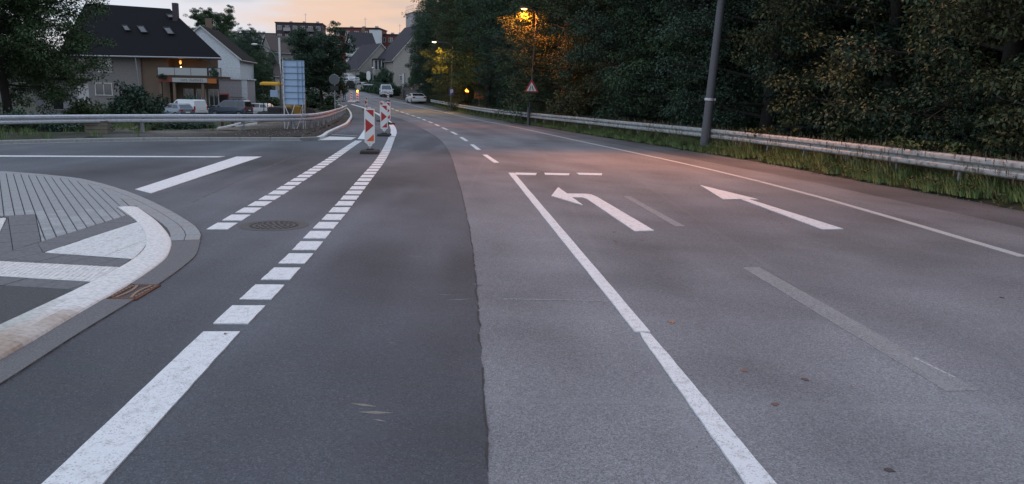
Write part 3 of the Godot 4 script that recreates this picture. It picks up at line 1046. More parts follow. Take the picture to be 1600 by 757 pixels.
	for e in [[-3.17, 1.0], [-3.05, -1.0]]:
		s = S.new()
		var last := Vector3.ZERO
		for k in 9:
			var u := k / 8.0
			var p := Vector3(e[0] + 0.028 * sin(u * PI) * e[1] + 0.02 * u, 0.015, lerpf(-6.57, -6.17, u))
			if k:
				s.box((p + last) / 2.0, Vector3(0.022, 0.012, p.distance_to(last) + 0.004), Basis(Vector3.UP, atan2(p.x - last.x, p.z - last.z)))
			last = p
		part("curved_bar", s, M.rust_pale, g)
	s = S.new()
	for k in 7:
		for x in [-3.19, -3.005]:
			s.box(Vector3(x + 0.0, 0.021, -6.53 + k * 0.055), Vector3(0.018, 0.008, 0.022))
	part("studs", s, M.rust_pale, g)

# ---------------------------------------------------------------- verges, soil and terrain
func build_verges() -> void:
	# left kerb stones
	var kp := along(KERB, 1.0)
	var s := S.new()
	s.box(Vector3(-7.1, -0.03, -28.9), Vector3(0.1, 0.02, 0.1))
	struct("left_kerb", s, M.concrete)
	for k in kp.size() - 1:
		var a: Vector2 = kp[k]
		var b: Vector2 = kp[k + 1]
		if a.y < -104.0:
			break
		var sa := side_of(kp, k) * 0.16
		var sb := side_of(kp, k + 1) * 0.16
		var q := (b - a).normalized() * 0.004
		if a.x < -28.0:
			continue
		var st := S.new()
		st.prism(PackedVector2Array([a + q, b - q, b - q + sb, a + q + sa]), -0.02, 0.115, 0.018, false)
		for e in st.v.size():
			st.v[e].y += ry(st.v[e].z)
		if a.y > -28.2:
			# gutter stone in front of the side street kerb
			var gs := S.new()
			var ga := side_of(kp, k) * -0.16
			var gb := side_of(kp, k + 1) * -0.16
			gs.prism(PackedVector2Array([a + q + ga, b - q + gb, b - q - gb * 0.02, a + q - ga * 0.02]), -0.02, 0.013, 0.004, false)
			part("gutter_stone", gs, M.gutter, get_node("left_kerb"))
		part("kerb_stone", st, M.concrete if a.y > -28.3 else M.white_slab, get_node("left_kerb"))
	# flush white ramp stones where the cycle lane begins, with the low kerb behind it
	var nr := get_node("new_road")
	patch(nr, "flush_kerb", [[-7.02, -28.75], [-5.95, -29.3], [-6.1, -31.0], [-7.2, -31.3]], M.white_slab, 0.014, "white slab ramp where the cycle lane begins")
	patch(nr, "flush_kerb", [[-7.55, -33.1], [-6.3, -32.2], [-6.2, -31.9], [-7.45, -32.75]], M.concrete, 0.02)
	# left verge: soil, sand, gravel and weeds: a narrow ribbon along the kerb and a fine grid beyond
	s = S.new()
	var vp := along(KERB, 0.5)
	for k in vp.size():
		for o in [0.158, 0.36, 0.62]:
			verge_point(s, vp[k] + side_of(vp, k) * o, o, 0.008)
	for k in vp.size() - 1:
		for j in 2:
			var p := k * 3 + j
			s.i.append_array([p, p + 3, p + 1, p + 1, p + 3, p + 4])
	var k0 := s.v.size()
	var nx := 64
	var nz2 := 230
	var ids := PackedInt32Array()
	for r in nz2:
		for j in nx:
			var p := Vector2(-32.0 + j * 0.42, -12.0 - r * 0.42)
			var d := kerb_distance(kp, p)
			if d > 0.45 and d < 17.0:
				verge_point(s, p, d, 0.0)
				ids.append(s.v.size() - 1)
			else:
				ids.append(-1)
	for r in nz2 - 1:
		for j in nx - 1:
			var a := ids[r * nx + j]
			var b := ids[r * nx + j + 1]
			var c := ids[(r + 1) * nx + j]
			var d := ids[(r + 1) * nx + j + 1]
			if a >= 0 and b >= 0 and c >= 0:
				s.i.append_array([a, c, b])
			if d >= 0 and b >= 0 and c >= 0:
				s.i.append_array([b, c, d])
	recalc(s)
	struct("left_verge", s, M.soil)
	# right verge up into the wood
	s = S.new()
	var offs := [0.0, 0.3, 0.7, 1.2, 1.8, 2.6, 3.6, 5.0, 7.0, 10.0, 14.0, 19.0, 26.0, 36.0]
	var n0 := offs.size()
	var zs := rows(4.0, -190.0, 0.6, 1.6)
	for z in zs:
		for o in offs:
			var x: float = px(GRASS, z) + o
			var nz := tone.get_noise_2d(x * 7.0, z * 7.0)
			var y := gy(x, z) + 0.07 * nz * smoothstep(0.2, 1.0, o) + 0.06 * smoothstep(0.0, 0.6, o)
			s.col = Color(0.040, 0.050, 0.022).lerp(Color(0.045, 0.034, 0.024), smoothstep(0.8, 2.4, o + nz)) * (1.0 + 0.5 * nz)
			s.vt(Vector3(x, y, z), Vector3.UP)
	for k in zs.size() - 1:
		for j in n0 - 1:
			var p := k * n0 + j
			s.i.append_array([p, p + n0, p + 1, p + 1, p + n0, p + n0 + 1])
	recalc(s)
	struct("right_verge", s, M.soil)

func kerb_distance(kp: Array, p: Vector2) -> float:
	var best := 1e9
	var sign := 1.0
	for k in range(0, kp.size() - 1):
		var a: Vector2 = kp[k]
		if absf(a.y - p.y) > 24.0:
			continue
		var q := Geometry2D.get_closest_point_to_segment(p, a, kp[k + 1])
		var d := q.distance_squared_to(p)
		if d < best:
			best = d
			var e: Vector2 = kp[k + 1] - a
			sign = 1.0 if Vector2(e.y, -e.x).dot(p - q) >= 0.0 else -1.0
	return sqrt(best) * sign

func verge_point(s: S, p: Vector2, o: float, up: float) -> void:
	var y := lerpf(ry(p.y) + 0.1, yard(-p.y) if p.y < -30.0 else 0.02, smoothstep(2.0, 10.0, o))
	y += up + 0.05 * tone.get_noise_2d(p.x * 12.0, p.y * 12.0) * smoothstep(0.3, 1.0, o)
	var nz := tone.get_noise_2d(p.x * 7.0, p.y * 7.0)
	var soil := Color(0.060, 0.042, 0.033)
	var sand := Color(0.26, 0.215, 0.16)
	var grit := Color(0.13, 0.125, 0.115)
	var green := Color(0.045, 0.055, 0.024)
	var c := soil
	if p.y > -60.0:
		var west := smoothstep(-10.6, -11.8, p.x + nz)
		c = soil.lerp(grit, west)
		c = c.lerp(sand, west * smoothstep(-0.25, 0.1, nz + 0.3 * smoothstep(-17.0, -12.5, p.x) - 0.2) * smoothstep(2.5, 4.5, o))
		c = c.lerp(green, smoothstep(-13.6, -15.0, p.x + nz * 1.5) * smoothstep(7.0, 4.0, o))
	else:
		c = grit.lerp(green, smoothstep(-0.1, 0.2, nz))
	s.col = c * (1.0 + 0.5 * nz) * 0.95
	s.vt(Vector3(p.x, y, p.y), Vector3.UP)

func recalc(s: S) -> void:
	var acc := PackedVector3Array()
	acc.resize(s.v.size())
	for k in range(0, s.i.size(), 3):
		var a := s.v[s.i[k]]
		var nn := (s.v[s.i[k + 2]] - a).cross(s.v[s.i[k + 1]] - a)
		for e in 3:
			acc[s.i[k + e]] += nn
	for k in acc.size():
		s.n[k] = acc[k].normalized() if acc[k].length() > 1e-9 else Vector3.UP

func build_terrain() -> void:
	var xs := []
	var x := -420.0
	while x < 300.0:
		xs.append(x)
		x += 3.0 if x > -60.0 and x < 40.0 else 12.0
	var zs := []
	var z := 40.0
	while z > -620.0:
		zs.append(z)
		z -= 3.0 if z > -200.0 else 12.0
	var s := S.new()
	for zz in zs:
		for xx in xs:
			var y := gy(xx, zz)
			var xl := px(LEFT, zz)
			var xr := px(GRASS, zz)
			if xx > xl - 9.0 and xx < xr + 30.0 or zz > -34.0 and xx < 0.0:
				y = minf(y, ry(zz)) - 0.4
			else:
				y -= 0.1
			var nz := tone.get_noise_2d(xx * 3.0, zz * 3.0)
			var c := Color(0.11, 0.108, 0.104)
			if zz < -118.0 or xx < -52.0:
				c = Color(0.05, 0.06, 0.03)
			if xx > 0.0:
				c = Color(0.042, 0.036, 0.024)
			s.col = c * (1.0 + 0.5 * nz)
			s.vt(Vector3(xx, y, zz), Vector3.UP)
	var n0 := xs.size()
	for r in zs.size() - 1:
		for j in n0 - 1:
			var p := r * n0 + j
			s.i.append_array([p, p + n0, p + 1, p + 1, p + n0, p + n0 + 1])
	recalc(s)
	struct("ground", s, M.soil)

# ---------------------------------------------------------------- guardrails
func rail_profile() -> Array:
	# W-beam: [out from the post, height]
	return [[0.02, 0.0], [0.055, 0.012], [0.08, 0.034], [0.085, 0.06], [0.085, 0.10], [0.07, 0.118], [0.01, 0.145], [0.004, 0.155], [0.01, 0.165], [0.07, 0.192], [0.085, 0.21], [0.085, 0.25], [0.08, 0.276], [0.055, 0.298], [0.02, 0.31]]

func rail(root: Node3D, pts: Array, toward: float, low: Callable, m: Material, seg: int) -> void:
	# pts every 0.5 m; beams overlap like fish scales
	var prof := rail_profile()
	var k := 0
	while k < pts.size() - 1:
		var e := mini(k + seg, pts.size() - 1)
		var s := S.new()
		var last := []
		for q in range(k, e + 1):
			var d := side_of(pts, q) * toward
			var over := 0.004 if q == e else 0.0
			var row := []
			for w in prof:
				var p: Vector2 = pts[q] + d * (w[0] + over)
				if q == e and e < pts.size() - 1:
					p += (pts[q + 1] - pts[q]).normalized() * 0.16
				row.append(Vector3(p.x, low.call(p) + w[1], p.y))
			if last:
				for w in prof.size() - 1:
					if toward > 0:
						s.quad(last[w], row[w], row[w + 1], last[w + 1])
					else:
						s.quad(row[w], last[w], last[w + 1], row[w + 1])
			last = row
		# bolt heads at the splice
		var d2 := side_of(pts, e) * toward
		for b in [0.06, 0.25]:
			for o in [-0.02, 0.1]:
				var pp: Vector2 = pts[e] + d2 * 0.088 + (pts[e] - pts[e - 1]).normalized() * o
				s.box(Vector3(pp.x, low.call(pp) + b, pp.y), Vector3(0.03, 0.026, 0.03))
		part("beam", s, m, root)
		k = e

func post(root: Node3D, p: Vector2, d: Vector2, y0: float, y1: float, m: Material, called := "post") -> void:
	var s := S.new()
	var a := atan2(d.x, d.y)
	var B := Basis(Vector3.UP, a)
	var c := Vector3(p.x, (y0 + y1) / 2.0, p.y)
	s.box(c, Vector3(0.006, y1 - y0, 0.1), B)
	s.box(c + B * Vector3(0.03, 0, 0.05), Vector3(0.06, y1 - y0, 0.006), B)
	s.box(c + B * Vector3(-0.03, 0, -0.05), Vector3(0.06, y1 - y0, 0.006), B)
	s.box(c + B * Vector3(0, (y1 - y0) * 0.5 - 0.12, 0.085), Vector3(0.12, 0.14, 0.06), B)
	part(called, s, m, root)

func build_rails() -> void:
	var root := thing("guardrail", "clean galvanised W-beam guardrail curving round the side street corner", "guardrail")
	var lp := [[-26.0, -14.0], [-20.0, -22.3], [-17.0, -26.5], [-15.0, -29.6], [-13.0, -31.8], [-11.0, -33.5], [-9.75, -35.0], [-9.3, -36.6], [-9.45, -39.0], [-10.0, -43.2], [-10.75, -48.0], [-11.9, -55.2], [-13.0, -61.5], [-14.1, -67.7]]
	var pts := along(lp, 0.5)
	var low := func(p): return maxf(ry(p.y), 0.0) + 0.44
	rail(root, pts, -1.0, low, M.zinc, 8)
	for p in [[-18.5, -24.4], [-14.0, -30.7], [-11.15, -33.35], [-9.6, -35.3], [-9.32, -37.2], [-9.5, -39.4], [-9.8, -41.7], [-10.1, -44.0], [-10.45, -46.3], [-10.85, -48.7], [-11.2, -51.0], [-11.6, -53.3], [-12.0, -55.7], [-12.4, -58.0], [-12.85, -60.5], [-13.3, -63.0], [-13.8, -66.0]]:
		var q := Vector2(p[0], p[1])
		var best := 0
		for k in pts.size():
			if pts[k].distance_to(q) < pts[best].distance_to(q):
				best = k
		var d := side_of(pts, best) * -1.0
		post(root, pts[best] - d * 0.09, d, -0.35, 0.66, M.galv)
	root = thing("guardrail", "weathered lichen-stained guardrail along the wood on the right", "guardrail")
	var rp := []
	for e in RAIL_R:
		rp.append([e[1], e[0]])
	var pr := along(rp, 0.5)
	rail(root, pr, 1.0, func(p): return ry(p.y) + 0.44, M.zinc_old, 8)
	for k in range(2, pr.size() - 1, 4):
		post(root, pr[k] - side_of(pr, k) * 0.09, side_of(pr, k), ry(pr[k].y) - 0.2, ry(pr[k].y) + 0.66, M.galv)
	# crust of dirt and moss along the upper lip of the old beam
	var s := S.new()
	for k in pr.size() - 1:
		for q in 3:
			if rng.randf() < 0.75:
				var u := rng.randf()
				var p: Vector2 = pr[k].lerp(pr[k + 1], u) + side_of(pr, k) * rng.randf_range(0.005, 0.03)
				s.box(Vector3(p.x, ry(p.y) + 0.748, p.y), Vector3(rng.randf_range(0.02, 0.05), rng.randf_range(0.006, 0.016), rng.randf_range(0.08, 0.28)), Basis(Vector3.UP, atan2(pr[k + 1].x - pr[k].x, pr[k + 1].y - pr[k].y)))
	part("moss_crust", s, M.rail_dirt, root)

# ---------------------------------------------------------------- lamps and signs on posts
func lamp_head(o: Node3D, at: Vector3, out: Vector3, lit: StandardMaterial3D, energy: float, col: Color, aim: Vector3, cone: float) -> void:
	var B := Basis(Vector3.UP, atan2(out.x, out.z))
	var s := S.new()
	s.t = Transform3D(B, at)
	s.cbox(Vector3(0, 0.06, 0.25), Vector3(0.26, 0.12, 0.66), 0.04)
	part("lamp_housing", s, M.mast, o)
	s = S.new()
	s.t = Transform3D(B, at)
	s.ball(Vector3(0, -0.01, 0.32), Vector3(0.10, 0.07, 0.2), 8, 12)
	part("lamp_bulb", s, lit, o)
	if energy > 0.0:
		var l := SpotLight3D.new()
		l.name = "lamp_light"
		o.add_child(l)
		l.position = at + B * Vector3(0, -0.12, 0.32)
		l.basis = Basis.looking_at((aim - l.position) if aim != Vector3.ZERO else Vector3(0.001, -1, 0), Vector3.FORWARD)
		l.spot_angle = cone
		l.spot_range = 60.0
		l.spot_attenuation = 2.0
		l.spot_angle_attenuation = 1.0 if aim != Vector3.ZERO else 0.35
		l.light_energy = energy
		l.light_color = col
		l.light_size = 0.1
		l.shadow_enabled = true

func street_lamp(label: String, at: Vector3, h: float, r0: float, lean: Vector3, out: Vector3, arm: float, lit: StandardMaterial3D, energy: float, col: Color, aim := Vector3.ZERO, cone := 82.0) -> Node3D:
	var o := thing("street_lamp", label, "street lamp", at, 0.0, "street lamps along the wood")
	var s := S.new()
	var pts := []
	var rad := []
	for k in 9:
		var u := k / 8.0
		pts.append(Vector3(0, -0.3 + (h + 0.3) * u, 0) + lean * u)
		rad.append(lerpf(r0, r0 * 0.52, u))
	s.tube(pts, rad, 14)
	part("pole", s, M.mast, o)
	var top := Vector3(0, h, 0) + lean
	s = S.new()
	s.tube([top - Vector3(0, 0.05, 0), top + Vector3(0, 0.25, 0) + out * arm * 0.3, top + Vector3(0, 0.36, 0) + out * arm], [0.045, 0.04, 0.035], 8)
	part("arm", s, M.mast, o)
	lamp_head(o, top + Vector3(0, 0.32, 0) + out * arm, out, lit, energy, col, aim, cone)
	return o

func round_post(o: Node3D, h: float, r: float, m: Material, called := "post") -> void:
	var s := S.new()
	s.bar(Vector3(0, -0.3, 0), Vector3(0, h, 0), r, 10)
	part(called, s, m, o)

func flat_poly(o: Node3D, called: String, poly: Array, z0: float, z1: float, m: Material, label := "") -> MeshInstance3D:
	var p := PackedVector2Array()
	for q in poly:
		p.append(Vector2(q[0], q[1]))
	var s := S.new()
	s.slab(p, z0, z1)
	return part(called, s, m, o, label)

func ngon(cx: float, cy: float, r: float, n: int, turn := 0.0) -> Array:
	var out := []
	for k in n:
		out.append([cx + r * cos(turn + TAU * k / n), cy + r * sin(turn + TAU * k / n)])
	return out

func build_lamps_and_signs() -> void:
	var sodium := Color(1.0, 0.50, 0.17)
	var o := street_lamp("tall dark lamp mast leaning right in front of the right guardrail", Vector3(6.25, 0, -26.4), 9.0, 0.155, Vector3(0.5, 0, 0.0), Vector3(-0.55, 0, 0.84), 2.4, M.lit_sodium, 120.0, Color(1.0, 0.6, 0.33), Vector3(-3.3, 0, 8.4), 54.0)
	var s := S.new()
	s.tube([Vector3(0.09, 1.66, 0), Vector3(0.095, 1.74, 0)], [0.158, 0.158], 14)
	s.box(Vector3(0.26, 1.7, 0.05), Vector3(0.05, 0.07, 0.04))
	part("clamp", s, M.zinc, o, "pale metal clamp round the mast")
	s = S.new()
	s.tube([Vector3(0, -0.1, 0), Vector3(0, 0.12, 0), Vector3(0.01, 0.2, 0)], [0.2, 0.2, 0.16], 14)
	part("sleeve", s, M.dark_metal, o)
	o = street_lamp("lit orange street lamp above the triangular road narrows sign", Vector3(0.87, 0, -49.0), 6.5, 0.06, Vector3(0.33, 0, 0), Vector3(-0.95, 0, 0.3), 0.45, M.lit_sodium, 60.0, Color(1.0, 0.5, 0.14), Vector3.ZERO, 86.0)
	s = S.new()
	s.tube([Vector3(0, 0.0, 0), Vector3(0, 1.1, 0)], [0.1, 0.095], 12)
	part("sleeve", s, M.mast, o)
	# warning triangle strapped to the lamp pole
	o = thing("warning_sign", "red and white triangular road narrows sign strapped to the lamp pole", "road sign", Vector3(1.0, 1.97, -48.86), 0.02)
	flat_poly(o, "plate", [[-0.43, 0.03], [-0.40, 0.0], [0.40, 0.0], [0.43, 0.03], [0.03, 0.76], [-0.03, 0.76]], -0.01, 0.0, M.sign_back)
	flat_poly(o, "red_border", [[-0.42, 0.03], [-0.39, 0.005], [0.39, 0.005], [0.42, 0.03], [0.025, 0.745], [-0.025, 0.745]], 0.0, 0.003, M.sign_red)
	flat_poly(o, "white_field", [[-0.30, 0.075], [0.30, 0.075], [0.0, 0.60]], 0.003, 0.006, M.sign_white)
	flat_poly(o, "road_narrows_symbol", [[-0.13, 0.10], [-0.08, 0.10], [-0.06, 0.22], [-0.03, 0.28], [-0.03, 0.40], [-0.065, 0.40], [-0.065, 0.30], [-0.10, 0.24]], 0.006, 0.009, M.black)
	flat_poly(o, "road_narrows_symbol", [[0.13, 0.10], [0.08, 0.10], [0.06, 0.22], [0.03, 0.28], [0.03, 0.40], [0.065, 0.40], [0.065, 0.30], [0.10, 0.24]], 0.006, 0.009, M.black)
	# third lamp, with the parking sign on its pole
	street_lamp("lit yellow street lamp on a thin pole among the far tree crowns", Vector3(-6.35, ry(-80.0), -80.0), 6.35, 0.07, Vector3(0.2, 0, 0), Vector3(-0.98, 0, 0.2), 1.5, M.lit_warm, 34.0, Color(1.0, 0.76, 0.22), Vector3.ZERO, 86.0)
	o = thing("parking_sign", "small blue square sign with white P on the far lamp pole", "road sign", Vector3(-6.24, ry(-80.0) + 1.62, -79.9), 0.1)
	flat_poly(o, "plate", [[-0.25, 0.0], [0.25, 0.0], [0.25, 0.62], [-0.25, 0.62]], -0.02, 0.0, M.sign_blue)
	for q in [[[-0.10, 0.08], [-0.02, 0.08], [-0.02, 0.54], [-0.10, 0.54]], [[-0.02, 0.46], [0.10, 0.46], [0.14, 0.42], [0.14, 0.54], [-0.02, 0.54]], [[0.07, 0.30], [0.14, 0.33], [0.14, 0.46], [0.07, 0.46]], [[-0.02, 0.25], [0.12, 0.25], [0.14, 0.33], [-0.02, 0.33]]]:
		flat_poly(o, "letter_p", q, 0.0, 0.004, M.sign_white)
	# orange detour board
	o = thing("detour_board", "orange rectangular detour board on a thin post before the wood", "road sign", Vector3(-3.35, ry(-76.0), -76.0), 0.05)
	round_post(o, 1.5, 0.035, M.galv)
	flat_poly(o, "board", [[-0.47, 1.38], [0.47, 1.33], [0.47, 1.98], [-0.47, 2.02]], 0.03, 0.05, M.detour)
	flat_poly(o, "border", [[-0.44, 1.42], [0.44, 1.37], [0.44, 1.40], [-0.44, 1.45]], 0.05, 0.054, M.black)
	flat_poly(o, "border", [[-0.44, 1.96], [0.44, 1.92], [0.44, 1.95], [-0.44, 1.99]], 0.05, 0.054, M.black)
	for k in 2:
		flat_poly(o, "smudged_lettering", [[-0.3, 1.55 + k * 0.18], [0.28 - k * 0.1, 1.53 + k * 0.18], [0.28 - k * 0.1, 1.6 + k * 0.18], [-0.3, 1.62 + k * 0.18]], 0.05, 0.053, M.sign_orange)
	# amber lamp seen between the leaves
	o = thing("amber_lamp", "small glowing amber lamp in a gap of the foliage left of the detour board", "lamp", Vector3(-4.72, ry(-79.0), -79.0))
	round_post(o, 1.95, 0.02, M.dark_metal)
	s = S.new()
	s.ball(Vector3(0, 2.1, 0), Vector3(0.13, 0.15, 0.1), 8, 12)
	s.ball(Vector3(0.16, 2.02, -0.02), Vector3(0.07, 0.08, 0.05), 8, 12)
	part("lens", s, M.lit_amber, o)
	var l := OmniLight3D.new()
	l.name = "amber_light"
	o.add_child(l)
	l.position = Vector3(0, 2.1, 0.25)
	l.light_energy = 0.5
	l.light_color = sodium
	l.omni_range = 30.0
	l.omni_attenuation = 2.0
	l.light_size = 0.1
	l.shadow_enabled = true
	# curved-arm lamp over the yard on the left
	o = thing("street_lamp", "curved-arm street lamp behind the aluminium sign panel", "street lamp", Vector3(-17.35, gy(-17.35, -60.0), -60.0))
	var y0 := -o.position.y
	s = S.new()
	s.tube([Vector3(0, -0.2, 0), Vector3(0, 3.0 + y0, 0), Vector3(-0.06, 3.7 + y0, 0), Vector3(-0.35, 4.35 + y0, 0), Vector3(-0.8, 4.85 + y0, 0), Vector3(-1.3, 5.07 + y0, 0), Vector3(-1.62, 5.1 + y0, 0)], [0.08, 0.06, 0.05, 0.045, 0.04, 0.035, 0.035], 10)
	part("pole", s, M.mast, o)
	s = S.new()
	s.ball(Vector3(-1.8, 5.12 + y0, 0), Vector3(0.24, 0.08, 0.13), 8, 12)
	part("lamp_head", s, M.sign_white, o)
	# flagpole-like white mast beside it
	o = thing("white_mast", "thin white mast rising behind the aluminium sign panel", "mast", Vector3(-17.9, gy(-17.9, -62.0), -62.0))
	round_post(o, 5.75 - o.position.y, 0.075, M.sign_white, "mast")
	# round sign seen from behind, with a small plate under it
	o = thing("round_sign", "grey back of a round road sign on a thin pole beyond the rail", "road sign", Vector3(-15.55, gy(-15.55, -70.0), -70.0))
	y0 = -o.position.y
	round_post(o, 3.36 + y0, 0.045, M.galv)
	flat_poly(o, "disc", ngon(-0.02, 2.88 + y0, 0.43, 28), 0.05, 0.07, M.sign_back)
	flat_poly(o, "rim", ngon(-0.02, 2.88 + y0, 0.445, 28), 0.035, 0.05, M.zinc)
	flat_poly(o, "plate", [[-0.38, 1.95 + y0], [0.34, 1.95 + y0], [0.34, 2.36 + y0], [-0.38, 2.36 + y0]], 0.05, 0.07, M.dark_metal)
	o = thing("sign_post", "bare thin metal post right of the round sign", "post", Vector3(-15.12, gy(-15.12, -70.5), -70.5))
	round_post(o, 1.95 - o.position.y, 0.035, M.galv)
	# diamond sign seen from behind
	o = thing("diamond_sign", "dark diamond-shaped sign board seen from behind near the walker", "road sign", Vector3(-17.7, gy(-17.7, -82.0), -82.0))
	y0 = -o.position.y
	round_post(o, 2.6 + y0, 0.035, M.galv)
	flat_poly(o, "board", [[0.0, 1.62 + y0], [0.5, 2.14 + y0], [0.0, 2.66 + y0], [-0.5, 2.14 + y0]], 0.04, 0.06, M.dark_metal)
	# far right: pole with two round signs and the pale stele
	var z := -116.0
	o = thing("no_entry_sign", "pole with two small round signs beside the parked white coupe", "road sign", Vector3(-15.75, gy(-15.75, z), z))
	y0 = -o.position.y
	round_post(o, 4.75 + y0, 0.05, M.dark_metal)
	flat_poly(o, "sign_disc", ngon(0.0, 2.62 + y0, 0.27, 20), 0.05, 0.07, M.sign_back)
	flat_poly(o, "sign_disc", ngon(0.98, 2.72 + y0, 0.26, 20), 0.05, 0.07, M.sign_red, "round sign with red rim")
	flat_poly(o, "sign_face", ngon(0.98, 2.72 + y0, 0.19, 20), 0.07, 0.075, M.sign_white)
	s = S.new()
	s.bar(Vector3(0, 2.72 + y0, 0), Vector3(0.98, 2.72 + y0, 0), 0.03)
	part("cross_arm", s, M.dark_metal, o)
	o = thing("white_stele", "tall narrow white signboard left of the far tree trunk", "signboard", Vector3(-16.35, gy(-16.35, -119.0), -119.0))
	y0 = -o.position.y
	s = S.new()
	s.cbox(Vector3(0, 3.7 + y0, 0), Vector3(0.32, 2.1, 0.14), 0.02)
	part("board", s, M.sign_white, o)
	s = S.new()
	s.bar(Vector3(0, 0, 0), Vector3(0, 2.7 + y0, 0), 0.06)
	part("post", s, M.dark_metal, o)
	# advertising pylon, noticeboard and bar lamp near the junction
	z = -150.0
	o = thing("oval_pylon", "tall white rounded advertising pylon before the round bush", "pylon", Vector3(-27.05, gy(-27.05, z), z))
	y0 = -o.position.y
	var oval := []
	for k in 24:
		var a := TAU * k / 24.0
		oval.append([0.36 * cos(a), 5.1 + y0 + 0.36 * sin(a) + (0.46 if sin(a) > 0 else -0.46)])
	flat_poly(o, "panel", oval, -0.1, 0.1, M.sign_white)
	round_post(o, 4.4 + y0, 0.07, M.galv)
	o = thing("noticeboard", "white framed noticeboard on two posts by the junction", "noticeboard", Vector3(-27.35, gy(-27.35, -148.0), -148.0))
	y0 = -o.position.y
	flat_poly(o, "panel", [[-0.55, 2.45 + y0], [0.6, 2.45 + y0], [0.6, 3.5 + y0], [-0.55, 3.5 + y0]], -0.05, 0.05, M.sign_white)
	for x in [-0.58, 0.62]:
		s = S.new()
		s.bar(Vector3(x, -0.2, 0), Vector3(x, 3.6 + y0, 0), 0.05)
		part("post", s, M.dark_metal, o)
	o = thing("utility_box", "pale green cabinet beside the noticeboard", "cabinet", Vector3(-28.7, gy(-28.7, -149.0), -149.0))
	y0 = -o.position.y
	s = S.new()
	s.cbox(Vector3(0, 1.55 + y0 * 0.5, 0), Vector3(0.75, 2.9 + y0, 0.5), 0.04)
	part("cabinet", s, M.wall_cream, o)
	s = S.new()
	s.cbox(Vector3(0, 3.05 + y0, 0), Vector3(0.85, 0.12, 0.6), 0.03)
	part("lid", s, M.galv, o)
	o = thing("path_lamp", "slim white-topped path lamp in front of the round bush", "street lamp", Vector3(-26.4, gy(-26.4, -151.0), -151.0))
	y0 = -o.position.y
	round_post(o, 6.4 + y0, 0.06, M.galv)
	s = S.new()
	s.ball(Vector3(0, 6.55 + y0, 0), Vector3(0.2, 0.17, 0.2))
	part("lamp_head", s, M.sign_white, o)
	o = thing("utility_pole", "thin dark pole in front of the gabled house", "pole", Vector3(-28.6, gy(-28.6, -146.0), -146.0))
	round_post(o, 8.2 - o.position.y, 0.07, M.mast)
	o = thing("barrier_gate", "white and red barrier bar above the hedge", "barrier", Vector3(-23.5, gy(-23.5, -140.0), -140.0))
	y0 = -o.position.y
	s = S.new()
	s.box(Vector3(-0.9, 3.35 + y0, 0), Vector3(3.4, 0.16, 0.08))
	part("bar", s, M.sign_white, o)
	s = S.new()
	s.box(Vector3(0.95, 3.1 + y0, 0.06), Vector3(0.9, 0.3, 0.04))
	part("red_plate", s, M.sign_red, o)
	s = S.new()
	s.bar(Vector3(0.6, 0, 0), Vector3(0.6, 3.4 + y0, 0), 0.08)
	part("post", s, M.dark_metal, o)

# ---------------------------------------------------------------- construction barriers
func red_mesh(o: Node3D, w: float, y0: float, h: float, plan: int, lit_tint: bool) -> void:
	# plan 0: arrow pattern as on the near boards, 1: plain slanting stripes
	var iw := w - 0.03
	var q := func(u, v): return [(u - 0.5) * iw, y0 + (1.0 - v) * h]
	if plan == 0:
		flat_poly(o, "red_triangle", [q.call(0.04, 0.0), q.call(1.0, 0.0), q.call(1.0, 0.23)], 0.018, 0.021, M.sign_red)
		flat_poly(o, "red_triangle", [q.call(0.0, 0.28), q.call(1.0, 0.5), q.call(0.0, 0.73)], 0.018, 0.021, M.sign_red)
		flat_poly(o, "red_triangle", [q.call(1.0, 0.77), q.call(1.0, 1.0), q.call(0.1, 1.0)], 0.018, 0.021, M.sign_orange if lit_tint else M.sign_red)  # orange of retroreflected light is painted into the lowest red triangle
	else:
		for k in 3:
			var v0 := k * 0.36 + 0.02
			flat_poly(o, "red_stripe", [q.call(0.0, v0), q.call(1.0, v0 + 0.13), q.call(1.0, minf(v0 + 0.30, 1.0)), q.call(0.0, v0 + 0.17)], 0.018, 0.021, M.sign_red)

